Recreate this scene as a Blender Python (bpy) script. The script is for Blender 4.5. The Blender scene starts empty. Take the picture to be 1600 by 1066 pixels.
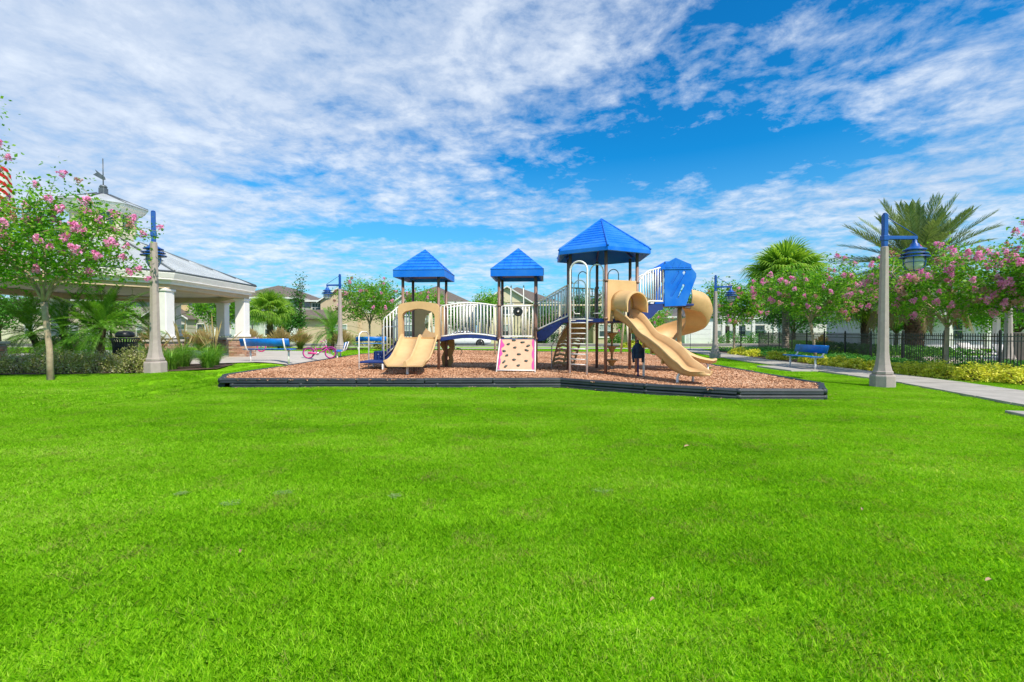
import bpy, bmesh, math, random
import numpy as np
from mathutils import Vector, Matrix
from mathutils.geometry import tessellate_polygon
R = math.radians
PI = math.pi
C = bpy.context.scene.collection
S = bpy.context.scene

# ------------------------------------------------------------------ camera, sky, sun, exposure
cam_d = bpy.data.cameras.new('camera'); cam = bpy.data.objects.new('camera', cam_d); C.objects.link(cam)
cam.location = (0, 0, 1.35); cam.rotation_euler = (R(90 - 1.1), 0, 0)
cam_d.sensor_width = 36; cam_d.lens = 16.4; cam_d.clip_start = 0.05; cam_d.clip_end = 3000
S.camera = cam
S.view_settings.view_transform = 'Standard'; S.view_settings.look = 'None'
S.view_settings.gamma = 1; S.view_settings.use_curve_mapping = False
S.view_settings.exposure = 1.10
SUN_EL, SUN_AZ = 49, 141          # azimuth clockwise from +Y (north): behind the camera, to its right
sd = bpy.data.lights.new('sun', 'SUN'); sd.energy = 2.75; sd.angle = R(0.8); sd.color = (1, .925, .81)
sun = bpy.data.objects.new('sun', sd); C.objects.link(sun)
dv = Vector((math.sin(R(SUN_AZ)) * math.cos(R(SUN_EL)), math.cos(R(SUN_AZ)) * math.cos(R(SUN_EL)), math.sin(R(SUN_EL))))
sun.rotation_euler = dv.to_track_quat('Z', 'Y').to_euler(); sun.location = (20, -20, 40)

W = bpy.data.worlds.new('World'); S.world = W; W.use_nodes = True
nt = W.node_tree; nt.nodes.clear()
class NT:
    """tiny node helper"""
    def __init__(s, t): s.t = t
    def n(s, typ, **k):
        x = s.t.nodes.new(typ)
        for a, b in k.items():
            if a.startswith('i_'):
                key = a[2:]; key = int(key) if key.isdigit() else key.replace('_', ' ')
                x.inputs[key].default_value = b
            else: setattr(x, a, b)
        return x
    def l(s, a, b): s.t.links.new(a, b)
    def math(s, op, a, b=None, c=None, clamp=False):
        x = s.t.nodes.new('ShaderNodeMath'); x.operation = op; x.use_clamp = clamp
        for i, v in enumerate((a, b, c)):
            if v is None: continue
            if isinstance(v, (int, float)): x.inputs[i].default_value = v
            else: s.l(v, x.inputs[i])
        return x.outputs[0]
    def mix(s, f, a, b, mode='MIX'):
        x = s.t.nodes.new('ShaderNodeMix'); x.data_type = 'RGBA'; x.blend_type = mode
        for i, v in ((0, f), (6, a), (7, b)):
            if isinstance(v, (int, float)): x.inputs[i].default_value = v
            elif isinstance(v, tuple): x.inputs[i].default_value = (v + (1,))[:4]
            else: s.l(v, x.inputs[i])
        return x.outputs[2]
    def ramp(s, f, stops, interp='LINEAR'):
        x = s.t.nodes.new('ShaderNodeValToRGB'); r = x.color_ramp; r.interpolation = interp
        while len(r.elements) < len(stops): r.elements.new(.5)
        for e, (p, c) in zip(r.elements, stops):
            e.position = p; e.color = (c, c, c, 1) if isinstance(c, (int, float)) else (tuple(c) + (1,))[:4]
        s.l(f, x.inputs[0]); return x.outputs[0]
    def noise(s, vec, scale, detail=4, rough=.5, dist=0):
        x = s.n('ShaderNodeTexNoise'); x.inputs['Scale'].default_value = scale; x.inputs['Detail'].default_value = detail
        x.inputs['Roughness'].default_value = rough; x.inputs['Distortion'].default_value = dist
        if vec is not None: s.l(vec, x.inputs['Vector'])
        return x.outputs['Fac']

w = NT(nt)
out = w.n('ShaderNodeOutputWorld'); bg = w.n('ShaderNodeBackground')
sky = w.n('ShaderNodeTexSky'); sky.sky_type = 'NISHITA'; sky.sun_disc = False
sky.sun_elevation = R(SUN_EL); sky.sun_rotation = R(SUN_AZ); sky.air_density = 1; sky.dust_density = .4; sky.ozone_density = 3
SKY_K = .088
tc = w.n('ShaderNodeTexCoord'); sep = w.n('ShaderNodeSeparateXYZ'); w.l(tc.outputs['Generated'], sep.inputs[0])
zc = w.math('MAXIMUM', sep.outputs[2], 0.0)
den = w.math('ADD', zc, .12)
px_ = w.math('DIVIDE', sep.outputs[0], den); py_ = w.math('DIVIDE', sep.outputs[1], den)
cmb = w.n('ShaderNodeCombineXYZ'); w.l(px_, cmb.inputs[0]); w.l(py_, cmb.inputs[1])
P = cmb.outputs[0]
def mapped(vec, rot, sc, loc=(0, 0, 0)):
    m = w.n('ShaderNodeMapping'); w.l(vec, m.inputs[0]); m.inputs['Rotation'].default_value = (0, 0, R(rot)); m.inputs['Scale'].default_value = sc
    m.inputs['Location'].default_value = loc
    return m.outputs[0]
big = w.noise(mapped(P, 28, (.9, 1.2, 1), (1.7, .4, 0)), 1.15, 5, .55, .4)
mid = w.noise(mapped(P, 30, (1, 1.1, 1), (4.1, 2.2, 0)), 4.6, 9, .66, .25)
fin = w.noise(mapped(P, 10, (1.1, 1, 1), (7.3, 1.1, 0)), 13, 6, .6, .2)
def blob(cx, cy, rx, ry, amp, rot=0):
    """soft elliptical thinning (or thickening) of the cloud sheet, in the sheet's own plane"""
    a = w.math('SUBTRACT', px_, cx); b = w.math('SUBTRACT', py_, cy)
    cr, sr = math.cos(R(rot)), math.sin(R(rot))
    u = w.math('ADD', w.math('MULTIPLY', a, cr / rx), w.math('MULTIPLY', b, sr / rx))
    v = w.math('ADD', w.math('MULTIPLY', a, -sr / ry), w.math('MULTIPLY', b, cr / ry))
    q = w.math('ADD', w.math('MULTIPLY', u, u), w.math('MULTIPLY', v, v))
    return w.math('MULTIPLY', w.math('POWER', 2.718, w.math('MULTIPLY', q, -1.0)), amp)
cov = w.math('ADD', w.math('MULTIPLY', big, .5), w.math('ADD', w.math('MULTIPLY', mid, .78), w.math('MULTIPLY', fin, .27)))
terms = [blob(1.0, 1.88, .44, .30, -.36), blob(.45, 2.1, .50, .32, -.20), blob(.62, 1.35, .22, .5, -.10), blob(-.62, 3.0, .75, .22, -.34, 10), blob(-1.02, 2.12, .30, .12, -.17, -25),
         blob(.35, 1.45, .25, .30, -.10), blob(1.45, 1.35, .3, .3, .05), blob(.62, 1.15, .2, .2, -.10), blob(1.05, 1.3, .3, .14, -.08), blob(-.9, 1.15, 1.1, .7, .26), blob(-2.2, 2.1, 1.0, .9, .22), blob(1.8, 1.95, .45, .5, .16),
         blob(.25, 3.3, .8, .28, .12), blob(-.1, 4.6, .9, .3, -.12), blob(2.3, 4.2, 1.6, .5, .08), blob(1.35, 4.6, .5, .3, -.2), blob(-2.6, 3.6, 1.0, .6, .06)]
for t_ in terms: cov = w.math('ADD', cov, t_)
mask = w.ramp(cov, [(.635, 0), (.75, .36), (.87, .74), (1.10, .93)])
shade = w.ramp(w.math('ADD', w.math('MULTIPLY', mid, .45), w.math('ADD', w.math('MULTIPLY', fin, .15), w.math('MULTIPLY', big, .4))), [(.38, (.225, .295, .40)), (.50, (.30, .35, .43)), (.62, (.42, .455, .50))])
hz = w.ramp(sep.outputs[2], [(0.0, 1), (.12, .62), (.34, 0)])
hs = w.n('ShaderNodeHueSaturation'); hs.inputs['Saturation'].default_value = 1.30; hs.inputs['Value'].default_value = 1.0
w.l(sky.outputs[0], hs.inputs['Color'])
blue = w.mix(1.0, hs.outputs[0], (SKY_K * .10, SKY_K * .84, SKY_K * .98), 'MULTIPLY')
blue = w.mix(w.math('MULTIPLY', hz, .75), blue, (.15, .29, .41))
colr = w.mix(w.math('MULTIPLY', mask, .96), blue, shade)
w.l(colr, bg.inputs[0]); bg.inputs[1].default_value = 1.0; w.l(bg.outputs[0], out.inputs[0])

# ------------------------------------------------------------------ materials
def lin(c):
    return tuple(((v / 255) / 12.92 if v / 255 <= .04045 else ((v / 255 + .055) / 1.055) ** 2.4) for v in c)
MATS = {}
def mat(name, c, rough=.6, metal=0, var=.12, scale=6, bump=0, bscale=60, c2=None, spec=.5, trans=0, coord='Object', detail=5, vlo=.35, vhi=.65, emit=None):
    """principled material; colour wanders between c and c2 with noise, fine relief by bump"""
    if name in MATS: return MATS[name]
    m = bpy.data.materials.new(name); m.use_nodes = True; t = m.node_tree; t.nodes.clear(); k = NT(t)
    o = k.n('ShaderNodeOutputMaterial'); b = k.n('ShaderNodeBsdfPrincipled'); k.l(b.outputs[0], o.inputs[0])
    b.inputs['Roughness'].default_value = rough; b.inputs['Metallic'].default_value = metal
    b.inputs['Specular IOR Level'].default_value = spec
    co = k.n('ShaderNodeTexCoord').outputs[coord] if coord != 'Position' else k.n('ShaderNodeNewGeometry').outputs['Position']
    c2 = c2 or tuple(max(0, v * (1 - var * 2)) for v in c)
    f = k.noise(co, scale, detail, .6)
    f = k.ramp(f, [(vlo, 0), (vhi, 1)])
    k.l(k.mix(f, tuple(c2), tuple(c)), b.inputs['Base Color'])
    if bump:
        bp = k.n('ShaderNodeBump'); bp.inputs['Strength'].default_value = bump; bp.inputs['Distance'].default_value = .01
        k.l(k.noise(co, bscale, 6, .6), bp.inputs['Height']); k.l(bp.outputs[0], b.inputs['Normal'])
    MATS[name] = m; return m
def leafmat(name, cols, trans=.35, rough=.5, clump=1.6, tcol=None, spec=.3, dry=None):
    """leaves: colour by leaf (random per island) and by clump, part of the light goes through"""
    if name in MATS: return MATS[name]
    m = bpy.data.materials.new(name); m.use_nodes = True; t = m.node_tree; t.nodes.clear(); k = NT(t)
    o = k.n('ShaderNodeOutputMaterial'); g = k.n('ShaderNodeNewGeometry')
    r = g.outputs['Random Per Island']
    pv = g.outputs['Position']
    if dry:
        mp = k.n('ShaderNodeMapping'); mp.inputs['Scale'].default_value = (.45, 1, 1); k.l(pv, mp.inputs[0]); pv = mp.outputs[0]
    nz = k.noise(pv, clump, 4, .62)
    f = k.math('ADD', k.math('MULTIPLY', r, .6), k.math('MULTIPLY', k.math('SUBTRACT', nz, .3), 1.0), clamp=True)
    n = len(cols)
    c = k.ramp(f, [(i / (n - 1), cols[i]) for i in range(n)])
    if dry:
        dn_ = k.math('ADD', k.math('MULTIPLY', k.noise(g.outputs['Position'], 2.3, 5, .7), .75), k.math('MULTIPLY', k.math('FRACT', k.math('MULTIPLY', r, 17.3)), .25))
        c = k.mix(k.ramp(dn_, [(.60, 0), (.68, .75)]), c, dry)
    b = k.n('ShaderNodeBsdfPrincipled'); b.inputs['Roughness'].default_value = rough; b.inputs['Specular IOR Level'].default_value = spec
    k.l(c, b.inputs['Base Color'])
    tr = k.n('ShaderNodeBsdfTranslucent'); k.l(k.mix(1.0, c, tcol or (1.25, 1.2, .6), 'MULTIPLY'), tr.inputs[0])
    mx = k.n('ShaderNodeMixShader'); mx.inputs[0].default_value = trans
    k.l(b.outputs[0], mx.inputs[1]); k.l(tr.outputs[0], mx.inputs[2]); k.l(mx.outputs[0], o.inputs[0])
    MATS[name] = m; return m

M = {}
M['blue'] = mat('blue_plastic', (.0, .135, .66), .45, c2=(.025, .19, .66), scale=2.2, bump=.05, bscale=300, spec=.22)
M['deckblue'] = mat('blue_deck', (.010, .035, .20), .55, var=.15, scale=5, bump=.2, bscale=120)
M['tan'] = mat('tan_plastic', (.67, .43, .21), .5, c2=(.57, .36, .17), scale=2.2, bump=.06, bscale=200, spec=.35)
M['tan2'] = mat('tan_plastic_darker', (.52, .30, .11), .5, var=.1, scale=3, bump=.06, bscale=200)
M['brown'] = mat('brown_post_paint', (.25, .13, .095), .42, var=.12, scale=5, spec=.5)
M['white'] = mat('white_tube_paint', (.88, .84, .81), .5, var=.06, scale=5)
M['cream'] = mat('cream_tube_paint', (.62, .55, .36), .45, var=.08, scale=5)
M['grey'] = mat('grey_tube_paint', (.22, .24, .25), .45, var=.08, scale=5)
M['black'] = mat('black_metal', (.012, .014, .018), .45, var=.2, scale=6)
M['timber'] = mat('black_plastic_border', (.012, .018, .026), .55, var=.3, scale=3, c2=(.030, .038, .046), bump=.35, bscale=45, vlo=.35, vhi=.8)
M['pink'] = mat('pink_plastic', (.80, .06, .30), .5, var=.08)
M['hold'] = mat('green_grey_hold', (.075, .115, .10), .6, var=.2, scale=20)
M['wallface'] = mat('climbing_face', (.66, .39, .25), .6, var=.06, scale=8, bump=.2, bscale=90)
M['concrete'] = mat('concrete_post', (.39, .33, .30), .85, var=.07, scale=9, bump=.4, bscale=110, detail=8)
M['slab'] = mat('concrete_slab', (.40, .37, .33), .9, var=.12, scale=2.2, bump=.35, bscale=70, coord='Position', detail=9)
M['plaza'] = mat('plaza_concrete', (.47, .43, .38), .9, var=.09, scale=1.4, bump=.3, bscale=70, coord='Position', detail=9)
M['asphalt'] = mat('asphalt', (.06, .06, .062), .9, var=.15, scale=2, bump=.4, bscale=80, coord='Position')
M['lampblue'] = mat('blue_lamp_paint', (.005, .08, .36), .4, var=.1, scale=5)
M['glass'] = mat('frosted_glass', (.50, .55, .55), .15, var=.05, scale=4, spec=.6)
M['pavwhite'] = mat('pavilion_white', (.84, .81, .79), .55, var=.04, scale=3)
M['pavtan'] = mat('pavilion_tan', (.58, .44, .29), .6, var=.06, scale=3)
M['ceil'] = mat('pavilion_ceiling', (.80, .70, .54), .7, var=.05, scale=3)
M['metalroof'] = mat('pale_metal_roof', (.56, .585, .60), .4, metal=.35, var=.08, scale=1.3)
M['rooftrim'] = mat('grey_metal_trim', (.14, .16, .18), .45, metal=.4, var=.1)
M['brick'] = None
M['shingle'] = mat('roof_shingle', (.155, .125, .105), .9, var=.18, scale=5, bump=.5, bscale=14, detail=8)
M['shingle2'] = mat('roof_shingle_grey', (.14, .13, .125), .9, var=.18, scale=5, bump=.5, bscale=14, detail=8)
M['bark'] = mat('pale_smooth_bark', (.46, .36, .24), .8, scale=7, bump=.5, bscale=25, c2=(.28, .20, .13))
M['bark2'] = mat('brown_bark', (.14, .10, .07), .9, var=.2, scale=9, bump=.8, bscale=20)
M['palmtrunk'] = mat('palm_trunk', (.17, .11, .075), .9, var=.25, scale=10, bump=.8, bscale=18, c2=(.075, .045, .03))
M['palmtrunk2'] = mat('palm_trunk_pale', (.28, .235, .19), .9, var=.2, scale=10, bump=.8, bscale=18)
M['car'] = mat('white_car_paint', (.86, .86, .86), .22, var=.02, scale=2, spec=.6)
M['darkglass'] = mat('dark_glass', (.02, .028, .034), .08, var=.1, scale=2, spec=.8)
M['winglass'] = mat('window_glass', (.07, .11, .125), .1, var=.35, scale=1.5, spec=.8)
M['rubber'] = mat('rubber', (.02, .02, .02), .8)
M['chrome'] = mat('silver_metal', (.5, .5, .5), .3, metal=.8, var=.05)
M['magenta'] = mat('magenta_paint', (.62, .02, .36), .35, var=.05)
M['purple'] = mat('purple_paint', (.20, .02, .36), .35, var=.05)
M['jacket'] = mat('blue_cloth', (.02, .05, .11), .9, var=.3, scale=12, bump=.5, bscale=60)
M['soil'] = mat('brown_mulch_bed', (.13, .075, .05), .95, var=.3, scale=18, bump=1, bscale=60, coord='Position', c2=(.05, .03, .022))
M['yellow'] = mat('yellow_sign_paint', (.75, .38, .02), .5, var=.08)
M['bench_blue'] = mat('bench_blue_coating', (.0, .17, .60), .4, var=.15, scale=6)

# leaves
M['lf_crape'] = leafmat('crape_leaf', [(.040, .15, .012), (.10, .31, .018), (.20, .46, .03), (.38, .58, .06)], .5)
M['lf_palm'] = leafmat('palm_leaflet', [(.06, .20, .02), (.14, .36, .035), (.28, .52, .07)], .45, clump=1.2)
M['lf_date'] = leafmat('date_palm_leaflet', [(.09, .14, .06), (.19, .26, .10), (.32, .40, .17)], .2, clump=1.2)
M['lf_datedead'] = leafmat('date_palm_dry_leaflet', [(.14, .09, .03), (.20, .15, .05), (.16, .17, .05)], .2)
M['lf_sabal'] = leafmat('sabal_leaf', [(.09, .23, .025), (.22, .41, .04), (.44, .60, .09)], .42, clump=1.5)
M['lf_hedge'] = leafmat('hedge_leaf', [(.13, .19, .02), (.34, .38, .07), (.46, .42, .20), (.80, .68, .64)], .2, clump=4)
M['lf_green'] = leafmat('shrub_leaf', [(.03, .12, .012), (.07, .24, .02), (.13, .34, .035)], .25, clump=3)
M['lf_cover'] = leafmat('ground_cover_leaf', [(.03, .15, .02), (.07, .28, .03), (.13, .38, .05)], .3, clump=3)
M['lf_yellow'] = leafmat('yellow_shrub_leaf', [(.24, .36, .02), (.56, .62, .04), (.80, .76, .09), (.88, .84, .22)], .3, clump=5)
M['lf_fount'] = leafmat('fountain_grass_blade', [(.06, .20, .015), (.15, .36, .03), (.30, .48, .08)], .3, clump=3)
M['plume'] = leafmat('grass_plume', [(.30, .22, .10), (.48, .38, .18), (.60, .52, .28)], .4)
M['petal'] = leafmat('crape_petal', [(.82, .20, .52), (.90, .36, .64), (.94, .62, .80)], .35, tcol=(1.1, .9, 1.0), clump=3)
M['petalfade'] = leafmat('faded_crape_petal', [(.42, .20, .16), (.60, .36, .28), (.70, .46, .42)], .35, tcol=(1.1, .9, .9), clump=3)
M['lf_oak'] = leafmat('oak_leaf', [(.018, .085, .012), (.045, .17, .018), (.09, .26, .03)], .25, clump=1)
M['grass'] = leafmat('grass_blade', [(.040, .17, .003), (.15, .40, .004), (.26, .58, .008), (.40, .70, .03), (.68, .72, .22)], .45, rough=.55, clump=.7, dry=(.40, .36, .12), tcol=(1.2, 1.15, .5), spec=.15)
M['chip'] = leafmat('wood_chip', [(.19, .085, .045), (.48, .24, .125), (.68, .40, .24), (.84, .62, .44)], .0, rough=.85, clump=.6)
M['litter'] = leafmat('dry_leaf', [(.30, .17, .10), (.5, .34, .22)], .1)

def house_mat(name, c): return mat('stucco_' + name, c, .85, var=.05, scale=2, bump=.25, bscale=60)

# ground under the grass
def ground_mat():
    m = bpy.data.materials.new('turf_soil'); m.use_nodes = True; t = m.node_tree; t.nodes.clear(); k = NT(t)
    o = k.n('ShaderNodeOutputMaterial'); b = k.n('ShaderNodeBsdfPrincipled'); k.l(b.outputs[0], o.inputs[0]); b.inputs['Roughness'].default_value = .95
    b.inputs['Specular IOR Level'].default_value = .1
    p = k.n('ShaderNodeNewGeometry').outputs['Position']
    a = k.noise(p, .5, 5, .6); c = k.noise(p, 28, 6, .7)
    f = k.math('ADD', k.math('MULTIPLY', a, .6), k.math('MULTIPLY', c, .5))
    col = k.ramp(f, [(.36, (.10, .27, .003)), (.52, (.18, .42, .005)), (.68, (.27, .52, .012))])
    k.l(col, b.inputs['Base Color'])
    bp = k.n('ShaderNodeBump'); bp.inputs['Strength'].default_value = .8; bp.inputs['Distance'].default_value = .03
    k.l(c, bp.inputs['Height']); k.l(bp.outputs[0], b.inputs['Normal'])
    return m
M['turf'] = ground_mat()

# ------------------------------------------------------------------ object helpers
def tag(o, label=None, cat=None, group=None, kind=None):
    if label: o['label'] = label
    if cat: o['category'] = cat
    if group: o['group'] = group
    if kind: o['kind'] = kind
    return o
def link(name, data, parent=None, loc=None, rz=None):
    o = bpy.data.objects.new(name, data); C.objects.link(o)
    if parent: o.parent = parent
    if loc is not None: o.location = loc
    if rz is not None: o.rotation_euler = (0, 0, rz)
    return o
def thing(name, label, cat, loc=(0, 0, 0), rz=0, group=None):
    return tag(link(name, None, None, loc, rz), label, cat, group)
def kids(o): return [c for c in C.objects if c.parent == o]
def copy_tree(o, parent=None, loc=None, rz=None, label=None, group=None, scale=None):
    c = o.copy(); C.objects.link(c); c.parent = parent
    if loc is not None: c.location = loc
    if rz is not None: c.rotation_euler = (0, 0, rz)
    if label: c['label'] = label
    if group: c['group'] = group
    if scale: c.scale = (scale,) * 3 if isinstance(scale, (int, float)) else scale
    for ch in list(o.children): copy_tree(ch, c)
    return c

class MB:
    """collects shapes, builds ONE mesh"""
    def __init__(s): s.v = []; s.f = []; s.sm = []
    def add(s, vs, fs, smooth=False, T=None):
        b = len(s.v)
        if T is not None: vs = [T @ Vector(p) for p in vs]
        s.v += [tuple(p) for p in vs]; s.f += [tuple(i + b for i in f) for f in fs]; s.sm += [smooth] * len(fs); return s
    def box(s, c, d, rz=0, T=None, bev=0):
        x, y, z = d[0] / 2, d[1] / 2, d[2] / 2
        if bev:
            b = bev; vs = []
            for k, (zz, q) in enumerate(((-z, b), (-z + b, 0), (z - b, 0), (z, b))):
                a, e = x - q, y - q
                vs += [(-a + (0 if q else b), -e, zz), (a - (0 if q else b), -e, zz), (a, -e + (0 if q else b), zz), (a, e - (0 if q else b), zz),
                       (a - (0 if q else b), e, zz), (-a + (0 if q else b), e, zz), (-a, e - (0 if q else b), zz), (-a, -e + (0 if q else b), zz)]
            fs = [tuple(range(7, -1, -1)), tuple(range(24, 32))]
            for k in range(3):
                for i in range(8): fs.append((k * 8 + i, k * 8 + (i + 1) % 8, k * 8 + 8 + (i + 1) % 8, k * 8 + 8 + i))
        else:
            vs = [(i * x, j * y, k * z) for k in (-1, 1) for j in (-1, 1) for i in (-1, 1)]
            fs = [(0, 2, 3, 1), (4, 5, 7, 6), (0, 1, 5, 4), (2, 6, 7, 3), (1, 3, 7, 5), (0, 4, 6, 2)]
        m = Matrix.Translation(c) @ Matrix.Rotation(rz, 4, 'Z')
        if T is not None: m = T @ m
        return s.add(vs, fs, False, m)
    def tube(s, pts, r, n=8, cap=True, T=None):
        pts = [Vector(p) for p in pts]; rs = r if isinstance(r, (list, tuple)) else [r] * len(pts)
        vs = []; up = None
        for i, p in enumerate(pts):
            d = (pts[min(i + 1, len(pts) - 1)] - pts[max(i - 1, 0)])
            if d.length < 1e-9: d = Vector((0, 0, 1))
            d.normalize()
            if up is None: up = Vector((1, 0, 0)) if abs(d.x) < .9 else Vector((0, 1, 0))
            a = (up - d * up.dot(d)).normalized(); b = d.cross(a); up = a
            vs += [p + (a * math.cos(2 * PI * k / n) + b * math.sin(2 * PI * k / n)) * rs[i] for k in range(n)]
        fs = []
        for i in range(len(pts) - 1):
            for k in range(n): fs.append((i * n + k, i * n + (k + 1) % n, (i + 1) * n + (k + 1) % n, (i + 1) * n + k))
        s.add(vs, fs, True, T)
        if cap:
            b = len(s.v) - len(vs); s.f += [tuple(b + k for k in range(n - 1, -1, -1)), tuple(b + (len(pts) - 1) * n + k for k in range(n))]; s.sm += [False, False]
        return s
    def lathe(s, prof, n=16, c=(0, 0, 0), T=None, smooth=True, rot=0):
        vs = []; fs = []
        for (r, z) in prof: vs += [(c[0] + r * math.cos(rot + 2 * PI * k / n), c[1] + r * math.sin(rot + 2 * PI * k / n), c[2] + z) for k in range(n)]
        for i in range(len(prof) - 1):
            for k in range(n): fs.append((i * n + k, i * n + (k + 1) % n, (i + 1) * n + (k + 1) % n, (i + 1) * n + k))
        s.add(vs, fs, smooth, T)
        b = len(s.v) - len(vs)
        if prof[0] == prof[-1]: return s
        if prof[0][0] > 1e-4: s.f.append(tuple(b + k for k in range(n - 1, -1, -1))); s.sm.append(False)
        if prof[-1][0] > 1e-4: s.f.append(tuple(b + (len(prof) - 1) * n + k for k in range(n))); s.sm.append(False)
        return s
    def prism(s, outer, depth, holes=(), T=None):
        """polygon in the xz plane (x,z pairs) extruded along +y by depth, centred"""
        loops = [list(outer)] + [list(h) for h in holes]
        tri = tessellate_polygon([[Vector((p[0], p[1], 0)) for p in l] for l in loops])
        flat = [p for l in loops for p in l]; n = len(flat)
        vs = [(p[0], -depth / 2, p[1]) for p in flat] + [(p[0], depth / 2, p[1]) for p in flat]
        fs = [tuple(t) for t in tri] + [tuple(i + n for i in reversed(t)) for t in tri]
        b = 0
        for l in loops:
            k = len(l)
            for i in range(k): fs.append((b + i, b + (i + 1) % k, n + b + (i + 1) % k, n + b + i))
            b += k
        return s.add(vs, fs, False, T)
    def sweep(s, Ps, Ss, Us, prof, T=None, cap=True):
        vs = []; n = len(prof); fs = []
        for p, a, u in zip(Ps, Ss, Us):
            p = Vector(p); a = Vector(a); u = Vector(u)
            vs += [p + a * q[0] + u * q[1] for q in prof]
        for i in range(len(Ps) - 1):
            for k in range(n): fs.append((i * n + k, i * n + (k + 1) % n, (i + 1) * n + (k + 1) % n, (i + 1) * n + k))
        s.add(vs, fs, True, T)
        if cap:
            b = len(s.v) - len(vs); s.f += [tuple(b + k for k in range(n)), tuple(b + (len(Ps) - 1) * n + k for k in range(n - 1, -1, -1))]; s.sm += [False, False]
        return s
    def mesh(s, name, m, fix=True):
        me = bpy.data.meshes.new(name); me.from_pydata(s.v, [], s.f); me.polygons.foreach_set('use_smooth', s.sm)
        if m: me.materials.append(m)
        if fix:
            b = bmesh.new(); b.from_mesh(me); bmesh.ops.recalc_face_normals(b, faces=b.faces); b.to_mesh(me); b.free()
        return me
    def build(s, name, m, parent=None, loc=None, rz=None, fix=True):
        return link(name, s.mesh(name, m, fix), parent, loc, rz)

def quads(name, V, m, tri=False):
    """V: (n,4,3) array -> mesh of separate quads"""
    n, k = V.shape[0], V.shape[1]
    me = bpy.data.meshes.new(name); me.vertices.add(n * k); me.vertices.foreach_set('co', V.reshape(-1).astype(np.float32))
    me.loops.add(n * k); me.loops.foreach_set('vertex_index', np.arange(n * k, dtype=np.int32))
    me.polygons.add(n); me.polygons.foreach_set('loop_start', np.arange(0, n * k, k, dtype=np.int32))
    me.update(calc_edges=True); me.materials.append(m); return me
def join_faces(name, V, F, m, smooth=False):
    me = bpy.data.meshes.new(name); V = np.asarray(V, np.float32); F = np.asarray(F, np.int32); n, k = F.shape
    me.vertices.add(len(V)); me.vertices.foreach_set('co', V.reshape(-1)); me.loops.add(n * k); me.loops.foreach_set('vertex_index', F.reshape(-1))
    me.polygons.add(n); me.polygons.foreach_set('loop_start', np.arange(0, n * k, k, dtype=np.int32))
    me.update(calc_edges=True); me.materials.append(m)
    if smooth: me.polygons.foreach_set('use_smooth', [True] * n)
    return me
def ss(a, b, x):
    t = min(1, max(0, (x - a) / (b - a))); return t * t * (3 - 2 * t)
def gz(x, y):
    """height of the ground"""
    r = .27 * ss(-7.3, -8.9, x) * ss(6.5, 11, y) * (1 - ss(30, 38, y))
    return r + .015 * math.sin(x * .7 + 1) * math.sin(y * .5) * (1 - ss(20, 30, y)) * ss(0, 3, y)
def inpoly(x, y, P):
    c = False; n = len(P)
    for i in range(n):
        x1, y1 = P[i][:2]; x2, y2 = P[(i + 1) % n][:2]
        if (y1 > y) != (y2 > y) and x < (x2 - x1) * (y - y1) / (y2 - y1) + x1: c = not c
    return c
def sheet(A, B, dz, nu, nv, z=None):
    """ruled sheet between polylines A and B draped over the ground"""
    def samp(L, t):
        s = t * (len(L) - 1); i = min(int(s), len(L) - 2); q = s - i
        return (L[i][0] + (L[i + 1][0] - L[i][0]) * q, L[i][1] + (L[i + 1][1] - L[i][1]) * q)
    vs = []; fs = []
    for i in range(nu + 1):
        a = samp(A, i / nu); b = samp(B, i / nu)
        for j in range(nv + 1):
            q = j / nv; x = a[0] + (b[0] - a[0]) * q; y = a[1] + (b[1] - a[1]) * q
            vs.append((x, y, (gz(x, y) if z is None else z) + dz))
    for i in range(nu):
        for j in range(nv): k = i * (nv + 1) + j; fs.append((k, k + nv + 1, k + nv + 2, k + 1))
    return vs, fs
NOGRASS = []
# ------------------------------------------------------------------ the ground
def axis(lo, hi, step, far, k=1.35):
    a = list(np.arange(lo, hi + .001, step)); s = step; x = hi
    while x < far: s *= k; x += s; a.append(x)
    s = step; x = lo
    while x > -far: s *= k; x -= s; a.insert(0, x)
    return a
xs = axis(-22, 22, .5, 900); ys = axis(-3, 44, .5, 1200)
V = [(x, y, gz(x, y)) for y in ys for x in xs]; nx = len(xs)
F = [(j * nx + i, j * nx + i + 1, (j + 1) * nx + i + 1, (j + 1) * nx + i) for j in range(len(ys) - 1) for i in range(nx - 1)]
tag(link('lawn', join_faces('lawn', V, F, M['turf'], True)), 'wide bright green mown lawn filling the foreground', None, None, 'structure')

def ground_sheet(name, A, B, m, dz, nu, nv, label, keep=False, z=None):
    vs, fs = sheet(A, B, dz, nu, nv, z); mb = MB(); mb.add(vs, fs, True)
    o = mb.build(name, m); tag(o, label, None, None, 'structure')
    if not keep: NOGRASS.append(list(A) + list(reversed(B)))
    return o
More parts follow.
